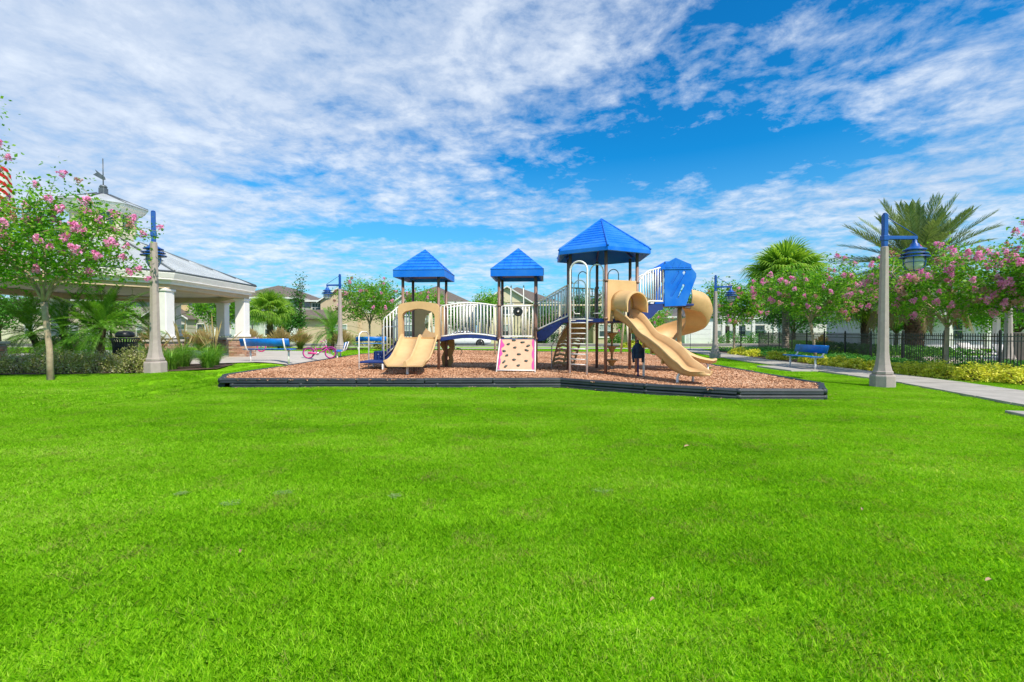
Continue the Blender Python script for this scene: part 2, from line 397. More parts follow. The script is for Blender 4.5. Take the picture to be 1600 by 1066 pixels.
# path on the right, in slabs
PA = [(8.75, 6.0), (9.2, 8.2), (9.75, 10.4), (10.15, 12.3), (10.25, 15), (10.35, 18), (10.55, 21), (11.0, 25), (11.9, 31), (12.9, 36)]
PB = [(11.0, 6.0), (11.25, 8.2), (11.45, 10.3), (11.8, 12.3), (11.85, 15), (11.95, 18), (12.15, 21), (12.6, 25), (13.5, 31), (14.5, 36)]
pth = ground_sheet('path', PA, PB, M['soil'], .012, 60, 3, 'concrete footpath along the black fence on the right')
def along(L, t):
    s = t * (len(L) - 1); i = min(int(s), len(L) - 2); q = s - i
    return Vector((L[i][0] * (1 - q) + L[i + 1][0] * q, L[i][1] * (1 - q) + L[i + 1][1] * q))
NS = 22
for i in range(NS):
    a, b = i / NS, (i + 1) / NS - .0009
    c0, c1, d0, d1 = along(PA, a), along(PA, b), along(PB, a), along(PB, b)
    o_ = c0.copy(); mb = MB(); vs = []
    for (p, q) in ((c0, .0), (d0, 0), (d1, 0), (c1, 0)): vs.append((p.x - o_.x, p.y - o_.y, .0))
    top = [(v[0], v[1], .045) for v in vs]
    mb.add(vs + top, [(0, 3, 2, 1), (4, 5, 6, 7), (0, 1, 5, 4), (1, 2, 6, 5), (2, 3, 7, 6), (3, 0, 4, 7)])
    mb.build('slab', M['slab'], pth, (o_.x, o_.y, gz(o_.x, o_.y) + .006 + .002 * (i % 2)))
mb = MB(); mb.box((0, 0, .03), (1.3, 2.2, .08), bev=.01)
pad = mb.build('concrete_pad', M['slab'], None, (10.0, 16.7, 0)); tag(pad, 'concrete pad under the blue bench beside the path', None, None, 'structure')
NOGRASS.append([(9.35, 15.6), (10.65, 15.6), (10.65, 17.8), (9.35, 17.8)])
mb = MB(); mb.box((0, 0, .02), (1.3, .62, .07), rz=R(-14), bev=.008)
pad = mb.build('concrete_pad', M['slab'], None, (8.72, 7.25, 0)); tag(pad, 'small concrete pad in the lawn at the right edge', None, None, 'structure')
NOGRASS.append([(8.05, 7.15), (9.3, 6.8), (9.4, 7.4), (8.15, 7.72)])
# plaza on the left
ground_sheet('plaza', [(-24, 12.4), (-18, 13.6), (-12.5, 14.9), (-9.9, 15.5), (-8.6, 16.2), (-7.75, 17.2), (-7.45, 19.6)],
             [(-24, 27), (-19, 27), (-14, 26.5), (-12, 26), (-10.5, 25), (-9.2, 23.2), (-7.9, 21.2)], M['plaza'], .035, 44, 26, 'pale concrete plaza round the pavilion')
# planting beds
ground_sheet('mulch_bed', [(-30, 11.2), (-12, 11.5), (-9.9, 12.0), (-9.0, 12.6), (-8.6, 13.6)], [(-30, 14.2), (-13, 14.2), (-11.5, 14.8), (-9.9, 15.5), (-9.0, 15.2)], M['soil'], .03, 50, 8, 'brown mulch bed under the hedge on the left')
ground_sheet('mulch_bed', [(12.9, 9.6), (13.0, 12.3), (12.3, 13.2), (12.1, 16), (12.2, 20), (13.0, 26), (13.8, 34)],
             [(18, 12.6), (16.5, 13.0), (14.6, 14.2), (15.4, 17), (16.2, 20), (17.7, 26), (19.3, 34)], M['soil'], .02, 50, 8, 'mulch bed between the path and the black fence')
ground_sheet('mulch_bed', [(-15, 27.5), (-12, 28), (-9.5, 27)], [(-15, 31), (-12, 31.5), (-9.5, 30.5)], M['soil'], .03, 10, 4, 'mulch bed behind the plaza')
# streets
ground_sheet('sidewalk', [(-90, 36.4), (90, 36.4)], [(-90, 38.0), (90, 38.0)], M['plaza'], .05, 90, 3, 'concrete sidewalk beyond the playground')
ground_sheet('road', [(-120, 41.5), (120, 41.5)], [(-120, 49.5), (120, 49.5)], M['asphalt'], .02, 40, 3, 'street in front of the houses')
for y_, l_ in ((41.3, 'near concrete kerb of the street'), (49.6, 'far concrete kerb of the street')):
    mb = MB(); mb.box((0, y_, .07), (240, .2, .14)); tag(mb.build('kerb', M['slab']), l_, None, None, 'structure')
ground_sheet('sidewalk', [(-120, 51.6), (120, 51.6)], [(-120, 53.0), (120, 53.0)], M['plaza'], .05, 60, 3, 'sidewalk in front of the houses')
ground_sheet('pool_deck', [(17.3, 16.5), (19.5, 26)], [(40, 16.5), (40, 26)], mat('pool_deck', (.60, .50, .45), .85, var=.06, scale=2), .03, 10, 6, 'pale pool deck behind the black fence')

# ------------------------------------------------------------------ play area: mulch and border timbers
BORD = [(-7.05, 11.3), (1.2, 11.35), (2.9, 10.08), (4.5, 9.25), (6.15, 9.2), (6.82, 10.3), (6.95, 16.5), (7.15, 26.4), (1.5, 27.1), (-4.2, 30), (-7.85, 24.2), (-7.6, 12.35)]
NOGRASS.append(BORD)
MZ = .2
mb = MB(); mb.add([(x, y, MZ - .012) for x, y in BORD], [tuple(range(len(BORD)))])
mulch = mb.build('mulch', mat('mulch_base', (.36, .19, .11), .95, var=.3, scale=30, bump=1, bscale=90, coord='Position', c2=(.11, .04, .02)))
tag(mulch, 'reddish brown wood mulch filling the play area', None, None, 'structure')
bord = thing('play_border', 'black plastic timber border round the mulch play area', 'border')
rnd = random.Random(5)
def timber_mesh(L, wv=.15, h=.115):
    mb = MB(); n = 7; Ps = []
    prof = [(-wv / 2, .012), (-wv / 2 + .014, 0), (wv / 2 - .014, 0), (wv / 2, .012), (wv / 2 - .006, h * .45), (wv / 2, h * .62), (wv / 2 - .008, h - .022), (wv / 2 - .03, h), (-wv / 2 + .03, h), (-wv / 2 + .008, h - .022), (-wv / 2, h * .62), (-wv / 2 + .006, h * .45)]
    mb.sweep([(0, 0, 0), (L, 0, 0)], [(0, 1, 0)] * 2, [(0, 0, 1)] * 2, prof)
    for f in range(len(mb.sm)): mb.sm[f] = False
    mb.lathe([(wv / 2, .02), (wv / 2, h - .004), (wv / 2 - .02, h)], 10, (0, 0, 0)); mb.lathe([(.022, h), (.022, h + .012), (0, h + .015)], 8, (.02, 0, 0))
    return mb.mesh('timber', M['timber'])
TL = {}
for i in range(len(BORD)):
    a = Vector(BORD[i]); b = Vector(BORD[(i + 1) % len(BORD)]); L = (b - a).length; n = max(1, round(L / 1.83)); d = (b - a) / n; ang = math.atan2(d.y, d.x)
    for lay in (0, 1):
        off = 0 if lay else .28
        for k in range(n):
            key = round(d.length, 2)
            if key not in TL: TL[key] = timber_mesh(d.length - .03)
            p = a + d * k
            if lay == 0 and k < n - 1: p = p + d.normalized() * off
            if lay == 0 and (k == n - 1 and n > 1): p = p + d.normalized() * .008
            o = link('timber', TL[key], bord, (p.x, p.y, -.005 + lay * .121 + rnd.uniform(-.003, .003)), ang)
            o.rotation_euler = (0, rnd.uniform(-.004, .004), ang + rnd.uniform(-.003, .003))
# scattered sources (kept out of the scene, used through geometry nodes)
def src_coll(name, meshes):
    c = bpy.data.collections.new(name)
    for k, me in enumerate(meshes): c.objects.link(bpy.data.objects.new(name, me))
    return c
def scatter(name, pts, coll, seed, smin, smax, mtl, scale_xy=None):
    me = bpy.data.meshes.new(name); me.vertices.add(len(pts)); me.vertices.foreach_set('co', np.array(pts, np.float32).reshape(-1)); me.materials.append(mtl)
    o = link(name, me); md = o.modifiers.new('scatter', 'NODES')
    g = bpy.data.node_groups.new(name, 'GeometryNodeTree'); md.node_group = g
    g.interface.new_socket('Geometry', in_out='INPUT', socket_type='NodeSocketGeometry'); g.interface.new_socket('Geometry', in_out='OUTPUT', socket_type='NodeSocketGeometry')
    N = g.nodes; i = N.new('NodeGroupInput'); q = N.new('NodeGroupOutput'); ins = N.new('GeometryNodeInstanceOnPoints')
    ci = N.new('GeometryNodeCollectionInfo'); ci.inputs['Collection'].default_value = coll; ci.inputs['Separate Children'].default_value = True; ci.inputs['Reset Children'].default_value = True
    rv = N.new('FunctionNodeRandomValue'); rv.data_type = 'FLOAT_VECTOR'; rv.inputs[0].default_value = (0, 0, 0); rv.inputs[1].default_value = (0, 0, 2 * PI); rv.inputs['Seed'].default_value = seed
    rs = N.new('FunctionNodeRandomValue'); rs.data_type = 'FLOAT'; rs.inputs[2].default_value = smin; rs.inputs[3].default_value = smax; rs.inputs['Seed'].default_value = seed + 1
    ri = N.new('FunctionNodeRandomValue'); ri.data_type = 'INT'; ri.inputs[4].default_value = 0; ri.inputs[5].default_value = len(coll.objects) - 1; ri.inputs['Seed'].default_value = seed + 2
    ins.inputs['Pick Instance'].default_value = True
    e2r = N.new('FunctionNodeEulerToRotation')
    g.links.new(rv.outputs[0], e2r.inputs[0]); g.links.new(e2r.outputs[0], ins.inputs['Rotation'])
    g.links.new(rs.outputs[1], ins.inputs['Scale']); g.links.new(ri.outputs[2], ins.inputs['Instance Index'])
    g.links.new(i.outputs[0], ins.inputs['Points']); g.links.new(ci.outputs[0], ins.inputs['Instance']); g.links.new(ins.outputs[0], q.inputs[0])
    return o
def blade_patch(size, n, h, wd, seed):
    r = np.random.default_rng(seed)
    c = np.stack([r.uniform(-size / 2, size / 2, n), r.uniform(-size / 2, size / 2, n), np.zeros(n)], 1)
    a = r.uniform(0, 2 * PI, n); H = h * (.55 + .6 * r.random(n)); Wd = wd * (.7 + .6 * r.random(n)); ln = H * r.uniform(.15, 1.15, n); ba = r.uniform(0, 2 * PI, n)
    sx = np.stack([np.cos(a), np.sin(a), np.zeros(n)], 1) * Wd[:, None] / 2; bd = np.stack([np.cos(ba), np.sin(ba), np.zeros(n)], 1)
    z = np.array([0, 0, 1.])
    m = c + z * (H * .55)[:, None] + bd * (ln * .35)[:, None]; t = c + z * H[:, None] * .92 + bd * ln[:, None]
    V = np.stack([c - sx, c + sx, m + sx * .8, t, m - sx * .8], 1)
    return quads('grass_tuft', V, M['grass'])
g1 = src_coll('grass_source', [blade_patch(.80, 5600, .035, .0040, s) for s in range(5)])
g2 = src_coll('grass_source_far', [blade_patch(1.45, 6500, .045, .009, s + 20) for s in range(3)])
rnd = random.Random(1)
pts = []
st = .42; y = .5
def nograss(x, y): return any(inpoly(x, y, p) for p in NOGRASS)
def clear(x, y, r):
    return not (nograss(x, y) or nograss(x + r, y) or nograss(x - r, y) or nograss(x, y + r) or nograss(x, y - r))
while y < 13.5:
    hw = y * 1.13 + 3.4; x = -hw
    while x < hw:
        X, Y = x + rnd.uniform(-.1, .1), y + rnd.uniform(-.1, .1)
        if clear(X, Y, .27): pts.append((X, Y, gz(X, Y) - .006 + rnd.uniform(-.006, .006)))
        x += st
    y += st
tag(scatter('grass', pts, g1, 3, .88, 1.12, M['grass']), 'short bright green grass blades of the lawn', 'grass', None, 'stuff')
pts = []; y = 13.3; st = .98
while y < 36:
    hw = y * 1.13 + 4; x = -hw
    while x < hw:
        X, Y = x + rnd.uniform(-.2, .2), y + rnd.uniform(-.2, .2)
        if clear(X, Y, .62): pts.append((X, Y, gz(X, Y) - .01))
        x += st
    y += st
# strips beside the border and the paths, in small patches
pts2 = []
y = 8.5; st = .36
while y < 31:
    x = -13
    while x < 19:
        X, Y = x + rnd.uniform(-.05, .05), y + rnd.uniform(-.05, .05)
        if clear(X, Y, .12) and not clear(X, Y, .66): pts2.append((X, Y, gz(X, Y) - .012))
        x += st
    y += st
g3 = src_coll('grass_source_edge', [blade_patch(.36, 700, .042, .006, s + 40) for s in range(4)])
tag(scatter('grass', pts, g2, 13, .85, 1.1, M['grass']), 'green grass beyond the play area', 'grass', None, 'stuff')
tag(scatter('grass', pts2, g3, 23, .8, 1.15, M['grass']), 'grass tufts edging the border and paths', 'grass', None, 'stuff')
def chip_patch(size, n, seed, L=.05):
    r = np.random.default_rng(seed); c = np.stack([r.uniform(-size / 2, size / 2, n), r.uniform(-size / 2, size / 2, n), r.uniform(-.008, .022, n)], 1)
    a = r.uniform(0, 2 * PI, n); tl = r.uniform(-.5, .5, n); l = L * r.uniform(.4, 1.2, n); wd = L * r.uniform(.12, .4, n)
    u = np.stack([np.cos(a) * np.cos(tl), np.sin(a) * np.cos(tl), np.sin(tl)], 1) * l[:, None] / 2
    v = np.stack([-np.sin(a), np.cos(a), r.uniform(-.5, .5, n)], 1) * wd[:, None] / 2
    return quads('wood_chip', np.stack([c - u - v, c + u - v * .8, c + u * .95 + v, c - u * .9 + v], 1), M['chip'])
ch = src_coll('chip_source', [chip_patch(.9, 2600, s) for s in range(4)])
pts = []; y = 9.5
def inset(x, y, r): return all(inpoly(x + a, y + b, BORD) for a, b in ((r, 0), (-r, 0), (0, r), (0, -r), (r*.7, r*.7), (-r*.7, r*.7), (r*.7, -r*.7), (-r*.7, -r*.7)))
while y < 30:
    x = -8
    while x < 7.4:
        if inset(x, y, .46): pts.append((x + rnd.uniform(-.05, .05), y + rnd.uniform(-.05, .05), MZ - .004 + rnd.uniform(0, .006)))
        x += .72
    y += .72
tag(scatter('wood_chips', pts, ch, 5, .95, 1.1, M['chip']), 'loose reddish wood chips covering the play area', 'mulch', None, 'stuff')
ch2 = src_coll('chip_source_edge', [chip_patch(.34, 380, s + 9) for s in range(3)])
pts = []; y = 9.0
while y < 30:
    x = -8
    while x < 7.4:
        if inset(x, y, .1) and not inset(x, y, .6): pts.append((x, y, MZ - .004))
        x += .27
    y += .27
tag(scatter('wood_chips', pts, ch2, 6, .9, 1.1, M['chip']), 'wood chips lying against the black border', 'mulch', None, 'stuff')
# a few chips kicked over the border onto the grass
cr_ = np.random.default_rng(8); V_ = []
for i in range(len(BORD)):
    a = Vector(BORD[i]); b = Vector(BORD[(i + 1) % len(BORD)])
    for k in range(int((b - a).length * 9)):
        t = cr_.random(); p = a.lerp(b, t); nrm = Vector(((b - a).y, -(b - a).x)).normalized(); q = p + nrm * (.10 + abs(cr_.normal(0, .16))); an = cr_.uniform(0, 6.28); l = cr_.uniform(.008, .026); wd_ = cr_.uniform(.003, .009)
        u = np.array([math.cos(an), math.sin(an), cr_.uniform(-.3, .3)]) * l; v = np.array([-math.sin(an), math.cos(an), 0]) * wd_; c = np.array([q.x, q.y, gz(q.x, q.y) + .036 + cr_.uniform(0, .006)]); V_.append([c - u - v, c + u - v, c + u + v, c - u + v])
tag(link('wood_chips', quads('wood_chips', np.array(V_), M['chip'])), 'stray wood chips on the grass outside the black border', 'mulch', None, 'stuff')
# fallen leaves and clippings in the foreground
def dry_leaf(X, Y, s, label, rz):
    r = random.Random(int(X * 100)); mb = MB()
    vs = [(-s, 0, .0), (-.5 * s, .32 * s, .012), (.2 * s, .36 * s, .016), (s, .05 * s, .004), (.3 * s, -.30 * s, .014), (-.4 * s, -.34 * s, .009), (0, 0, .004)]
    mb.add(vs, [(0, 6, 1), (1, 6, 2), (2, 6, 3), (3, 6, 4), (4, 6, 5), (5, 6, 0)])
    tag(mb.build('dry_leaf', M['litter'], None, (X, Y, gz(X, Y) + .042), rz), label, 'leaf', 'dry leaves on the lawn')
dry_leaf(.68, 2.23, .018, 'pale curled leaf lying in the near grass right of centre', .4)
dry_leaf(2.50, 2.42, .022, 'tan leaf with a stem lying near the right edge of the lawn', 0)
dry_leaf(2.57, 3.40, .022, 'small reddish leaf lying farther up on the right of the lawn', .9)
dry_leaf(-1.62, 2.76, .020, 'dark red leaf lying on the left of the lawn', 1.9)
dry_leaf(2.0, 5.3, .045, 'tan leaf lying halfway between camera and play area', .3)
def clump(X, Y, rr, label):
    r = np.random.default_rng(int(abs(X) * 91)); n = 55; a = r.uniform(0, 2 * PI, n); q = rr * np.sqrt(r.random(n)) * (.6 + .4 * r.random(n)); b = r.uniform(0, 2 * PI, n)
    c = np.stack([np.cos(a) * q * 1.3, np.sin(a) * q, r.uniform(.0, .012, n)], 1); u = np.stack([np.cos(b), np.sin(b), r.uniform(-.2, .2, n)], 1) * .022; v = np.stack([-np.sin(b), np.cos(b), np.zeros(n)], 1) * .0014
    me = quads('grass_clippings', np.stack([c - u - v, c + u - v, c + u + v, c - u + v], 1), leafmat('dried_clipping', [(.16, .30, .05), (.28, .40, .12)], .1))
    tag(link('grass_clippings', me, None, (X, Y, gz(X, Y) + .018)), label, 'clippings', 'dried grass clippings on the lawn', 'stuff')
clump(.76, 3.84, .075, 'round grey-green mat of dried clippings right of centre')
clump(-2.2, 3.62, .07, 'dried clippings streak on the left lawn')
clump(-1.9, 3.85, .06, 'dried clippings behind the streak on the left lawn')
clump(-.95, 3.75, .05, 'small dried clippings left of centre')
clump(-2.75, 3.85, .05, 'small dried clippings farther left')
# ------------------------------------------------------------------ the play structure
play = thing('play_structure', 'play structure of three blue-roofed towers joined by bridges, with tan slides, standing on wood mulch', 'playground', (0, 14.0, MZ), R(-4))
def cylinder_unit(r, name, m, n=8):
    return MB().tube([(0, 0, 0), (0, 0, 1)], r, n).mesh(name, m)
bal_w = cylinder_unit(.0165, 'baluster', M['white']); bal_g = cylinder_unit(.0155, 'baluster', M['cream'])
def seg(parent, me, name, a, b):
    """a unit-long straight piece stretched from a to b"""
    a = Vector(a); b = Vector(b); o = link(name, me, parent, a); d = b - a
    o.rotation_mode = 'QUATERNION'; o.rotation_quaternion = d.to_track_quat('Z', 'Y'); o.scale = (1, 1, d.length); return o
def rail(top, bot, n, label=None, m='white', r=.024, skip=(), me=None, ends=True):
    """guardrail: frame of top and bottom rail, balusters between; top/bot: functions t->point"""
    K = 9; mb = MB(); T = [top(i / K) for i in range(K + 1)]; B = [bot(i / K) for i in range(K + 1)]
    if ends: mb.tube([B[0]] + T + [B[-1]], r, 8)
    else: mb.tube(T, r, 8)
    mb.tube(B, r, 8); o = mb.build('guardrail', M[m], play)
    if label: o['label'] = label
    for i in range(1, n + 1):
        t = i / (n + 1)
        if i in skip: continue
        seg(o, me or bal_w, 'baluster', bot(t), top(t))
    return o
def lerp(a, b): a = Vector(a); b = Vector(b); return lambda t: a.lerp(b, t)
def post(u, v, h, r=.045):
    mb = MB(); mb.tube([(u, v, -.25), (u, v, h)], r, 14); p = mb.build('post', M['brown'], play)
    return p
cl_me = MB().lathe([(.047, -.03), (.064, -.028), (.064, .028), (.047, .03)], 14).mesh('clamp', M['brown'])
def clamp(p, u, v, z): link('clamp', cl_me, p, (u, v, z))
# --- towers A and B
Zd = .95; Ztop = 2.84
def square_roof(uc, vc, half, z0, z1, zp):
    mb = MB(); t = .05
    rf = MB()
    rf.add([(uc - half, vc - half, z0), (uc + half, vc - half, z0), (uc + half, vc + half, z0), (uc - half, vc + half, z0),
            (uc - half, vc - half, z1), (uc + half, vc - half, z1), (uc + half, vc + half, z1), (uc - half, vc + half, z1), (uc, vc, zp - .02),
            (uc - half + t, vc - half + t, z0), (uc + half - t, vc - half + t, z0), (uc + half - t, vc + half - t, z0), (uc - half + t, vc + half - t, z0), (uc, vc, zp - .12)],
           [(0, 1, 5, 4), (1, 2, 6, 5), (2, 3, 7, 6), (3, 0, 4, 7), (4, 5, 8), (5, 6, 8), (6, 7, 8), (7, 4, 8), (0, 9, 10, 1), (1, 10, 11, 2), (2, 11, 12, 3), (3, 12, 9, 0), (9, 13, 10), (10, 13, 11), (11, 13, 12), (12, 13, 9)])
    root = rf.build('roof', M['blue'], play)
    for side in range(4):
        sh = MB(); NC = 7; T = Matrix.Translation((uc, vc, 0)) @ Matrix.Rotation(side * PI / 2, 4, 'Z')
        sl = Vector((0, half, zp - z1)); L = sl.length; nrm = Vector((0, -(zp - z1), half)).normalized()
        for c in range(NC):
            t0, t1 = c / NC, (c + 1) / NC * .998
            w0, w1 = half * (1 - t0), half * (1 - t1)
            n = max(1, round(2 * w0 / .19)); sh_off = .5 if c % 2 else 0
            edges = sorted(set([-w0] + [(-w0 + (k + sh_off) * .19) for k in range(0, n + 1)] + [w0]))
            edges = [e for e in edges if -w0 <= e <= w0]
            for a, b in zip(edges[:-1], edges[1:]):
                if b - a < .03: continue
                a2, b2 = a + .004, b - .004
                def pt(x, t, h):
                    y = -half * (1 - t); xx = max(-half * (1 - t), min(half * (1 - t), x))
                    return Vector((xx, y, z1 + (zp - z1) * t)) + nrm * h
                vs = [pt(a2, t0, .0), pt(b2, t0, .0), pt(b2, t1, .0), pt(a2, t1, .0), pt(a2, t0, .020), pt(b2, t0, .020), pt(b2, t1, .004), pt(a2, t1, .004)]
                sh.add(vs, [(4, 5, 6, 7), (0, 1, 5, 4), (1, 2, 6, 5), (3, 0, 4, 7)], False, T)
        sh.build('roof_tiles', M['blue'], root)
    cp = MB()
    for sx, sy in ((-1, -1), (1, -1), (1, 1), (-1, 1)): cp.tube([(uc + sx * half * 1.0, vc + sy * half * 1.0, z1 + .004), (uc, vc, zp)], .016, 6)
    cp.build('hip_ridge', M['blue'], root)
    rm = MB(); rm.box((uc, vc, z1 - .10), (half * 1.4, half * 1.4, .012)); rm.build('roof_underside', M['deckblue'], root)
    return root
def plat(uc, vc, w, d, z):
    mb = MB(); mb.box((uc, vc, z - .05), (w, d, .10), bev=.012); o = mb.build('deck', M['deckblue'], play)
    return o
UA0, UA1, UB0, UB1 = -3.33, -2.23, -.39, .706
for (u0, u1) in ((UA0, UA1), (UB0, UB1)):
    for u in (u0, u1):
        for v in (0, 1.1):
            p = post(u, v, Ztop); clamp(p, u, v, Zd); clamp(p, u, v, Zd + 1.0)
    square_roof((u0 + u1) / 2, .55, .78, 2.80, 3.0, 3.74)
    plat((u0 + u1) / 2, .55, 1.14, 1.14, Zd)
# bridge between A and B
def arc(t): return .09 * math.sin(PI * t)
mb = MB(); K = 12
P_ = [(UA1 + .02 + (UB0 - UA1 - .04) * i / K, .55, Zd - .02 + arc(i / K)) for i in range(K + 1)]
mb.sweep(P_, [(0, 1, 0)] * (K + 1), [(0, 0, 1)] * (K + 1), [(-.44, -.03), (.44, -.03), (.44, .01), (-.44, .01)])
for f in range(len(mb.sm)): mb.sm[f] = False
br = mb.build('bridge', M['deckblue'], play); br['label'] = 'arched blue bridge deck between the two small towers'
for v in (.06, 1.04):
    mb = MB(); mb.sweep([(p[0], v, p[2] - .02) for p in P_], [(0, 1, 0)] * (K + 1), [(0, 0, 1)] * (K + 1), [(-.02, -.035), (.02, -.035), (.02, .07), (-.02, .07)])
    for f in range(len(mb.sm)): mb.sm[f] = False
    mb.build('bridge_side', M['deckblue'], br)
    L = UB0 - UA1
    rail(lambda t, v=v: Vector((UA1 + .06 + (L - .12) * t, v, Zd + .99 + arc(t))), lambda t, v=v: Vector((UA1 + .06 + (L - .12) * t, v, Zd + .06 + arc(t))), 16, 'arched white guardrail of the bridge')
# B: front barrier over the climbing wall, handles, steering wheel
rail(lerp((UB0 + .09, -.02, Zd + .98), (UB1 - .09, -.02, Zd + .98)), lerp((UB0 + .09, -.02, Zd + .07), (UB1 - .09, -.02, Zd + .07)), 8, skip=(4, 5))
wb = MB()
for u in (-.035, .345):
    wb2 = MB(); wb2.tube([(u, -.02, Zd + .02), (u, -.02, Zd + 1.5), (u, .04, Zd + 1.58), (u, .16, Zd + 1.60), (u, .26, Zd + 1.54), (u, .30, Zd + 1.4), (u, .30, Zd)], .016, 8)
    wb2.build('handle', M['white'], play)
mb = MB(); mb.lathe([(.0, .02), (.035, .018), (.04, 0), (.10, .004), (.135, .018), (.142, .0), (.135, -.02), (.10, -.008), (.04, -.014), (0, -.014)], 20, (0, 0, 0), Matrix.Translation((.185, -.06, 1.76)) @ Matrix.Rotation(PI / 2, 4, 'X'))
sw = mb.build('steering_wheel', M['black'], play)
mb = MB(); mb.lathe([(.028, 0), (.026, .014), (0, .016)], 10, (0, 0, 0), Matrix.Translation((.185, -.082, 1.76)) @ Matrix.Rotation(PI / 2, 4, 'X')); mb.build('hub', M['white'], sw)
mb = MB(); mb.tube([(-.035, -.02, 1.76), (.345, -.02, 1.76)], .012, 6); mb.build('wheel_bar', M['white'], sw)
rail(lerp((UB0 + .09, 1.12, Zd + .98), (UB1 - .09, 1.12, Zd + .98)), lerp((UB0 + .09, 1.12, Zd + .07), (UB1 - .09, 1.12, Zd + .07)), 8, me=bal_g, m='cream')
# climbing wall
w0, w1 = Vector((UB0 + .03, -.04, Zd - .02)), Vector((UB1 - .01, -.04, Zd - .02)); w2, w3 = Vector((UB0 - .0, -.78, .03)), Vector((UB1 + .0, -.78, .03))
dn = (w2 - w0); nn = Vector((1, 0, 0)).cross(dn).normalized();
if nn.y > 0: nn = -nn
def wp(s, t, h=0): return (w0.lerp(w1, s)).lerp(w2.lerp(w3, s), t) + nn * h
mb = MB(); vs = [wp(.03, .0), wp(.97, .0), wp(.97, .96), wp(.03, .96), wp(.03, .0, -.03), wp(.97, .0, -.03), wp(.97, .96, -.03), wp(.03, .96, -.03)]
mb.add(vs, [(0, 1, 2, 3), (7, 6, 5, 4), (0, 4, 5, 1), (1, 5, 6, 2), (2, 6, 7, 3), (3, 7, 4, 0)])
cw = mb.build('climbing_wall', M['wallface'], play); cw['label'] = 'sloping tan climbing wall with green-grey holds and pink edges'
for s in (0, 1):
    mb = MB(); mb.tube([wp(s, -.02), wp(s, 1.02)], .021, 8); mb.build('wall_frame', M['white'], cw)
    pk = MB(); nseg = 34
    for k in range(nseg):
        t0, t1 = k / nseg * .95 + .01, (k + 1) / nseg * .95 + .01
        if s == 0: f = lambda t: .02 + .035 * abs(math.sin(t * 11)) + .07 * math.exp(-((t - .2) / .07) ** 2) + .03 * math.exp(-((t - .47) / .05) ** 2)
        else: f = lambda t: .02 + .04 * abs(math.sin(t * 9 + .5))
        g_ = (lambda a: a) if s == 0 else (lambda a: 1 - a)
        pk.add([wp(g_(.032), t0, .004), wp(g_(.032 + f(t0)), t0, .004), wp(g_(.032 + f(t1)), t1, .004), wp(g_(.032), t1, .004), wp(g_(.032), t0, .001), wp(g_(.032 + f(t0)), t0, .001), wp(g_(.032 + f(t1)), t1, .001), wp(g_(.032), t1, .001)],
               [(0, 1, 2, 3), (1, 5, 6, 2), (4, 7, 6, 5)])
    pk.build('pink_trim', M['pink'], cw)
mb = MB(); mb.tube([wp(0, .965), wp(1, .965)], .018, 8); mb.build('wall_frame', M['white'], cw)
HP = [(565, 705), (528, 738), (625, 722), (572, 768), (663, 753), (497, 798), (652, 790), (515, 835), (598, 825), (565, 870), (493, 888), (648, 880), (505, 925), (594, 917)]
rnd = random.Random(3); HM = []
for k in range(4):
    r_ = random.Random(k); mb = MB(); n = 9
    for (q, z) in ((1, 0), (.92, .018), (.6, .036), (.12, .043)):
        pass
    rings = [(1, 0), (.95, .018), (.62, .036), (.12, .042)]; vs = []
    ph = [r_.uniform(.72, 1.2) for _ in range(n)]
    for q, z in rings: vs += [(math.cos(2 * PI * i / n) * .062 * q * ph[i], math.sin(2 * PI * i / n) * .038 * q * ph[i], z + r_.uniform(-.003, .004) * (z > 0)) for i in range(n)]
    fs = [(a * n + i, a * n + (i + 1) % n, (a + 1) * n + (i + 1) % n, (a + 1) * n + i) for a in range(3) for i in range(n)] + [tuple(3 * n + i for i in range(n))]
    mb.add(vs, fs); HM.append(mb.mesh('climbing_hold', M['hold']))
for k, (cx, cy) in enumerate(HP):
    t = (cy - 695) / 270; l = 470 - 30 * t; r2 = 712 - 4 * t; s = (cx - l) / (r2 - l); s = min(.9, max(.1, s))
    o = link('climbing_hold', HM[k % 4], cw, wp(s, t, .001)); o.rotation_mode = 'QUATERNION'
    q = Matrix((Vector((1, 0, 0)), nn.cross(Vector((1, 0, 0))), nn)).transposed().to_quaternion()
    o.rotation_quaternion = q @ Matrix.Rotation(rnd.uniform(-.5, .9), 3, 'Z').to_quaternion()
# --- A: tan arch, double slide, rear panel, stairs and low deck
def arch_poly(w, h, ow, oh, r, n=12, base=0, crown=.06):
    """outer rounded panel with an arched opening that reaches the base: one closed outline"""
    o = [(-w / 2, base)]; rr = .14
    o += [(-w / 2, h - rr)] + [(-w / 2 + rr - rr * math.cos(a), h - rr + rr * math.sin(a)) for a in [PI / 2 * k / 5 for k in range(1, 6)]]
    for k in range(1, 8): t = k / 8; o.append((-w / 2 + rr + (w - 2 * rr) * t, h + crown * math.sin(PI * t)))
    o += [(w / 2 - rr + rr * math.sin(a), h - rr + rr * math.cos(a)) for a in [PI / 2 * k / 5 for k in range(0, 6)]] + [(w / 2, base)]
    o += [(ow / 2, base), (ow / 2, oh - r)] + [(ow / 2 - r + r * math.cos(a), oh - r + r * math.sin(a)) for a in [PI / 2 * k / 5 for k in range(1, 6)]]
    for k in range(1, 8): t = k / 8; o.append((ow / 2 - r - (ow - 2 * r) * t, oh + crown * math.sin(PI * t)))
    o += [(-ow / 2 + r - r * math.sin(a), oh - r + r * math.cos(a)) for a in [PI / 2 * k / 5 for k in range(0, 6)]] + [(-ow / 2, base)]
    return o
UAc = (UA0 + UA1) / 2
mb = MB(); mb.prism(arch_poly(1.24, 1.08, 1.0, .86, .2), .24, T=Matrix.Translation((UAc - .02, -.10, Zd - .02)))
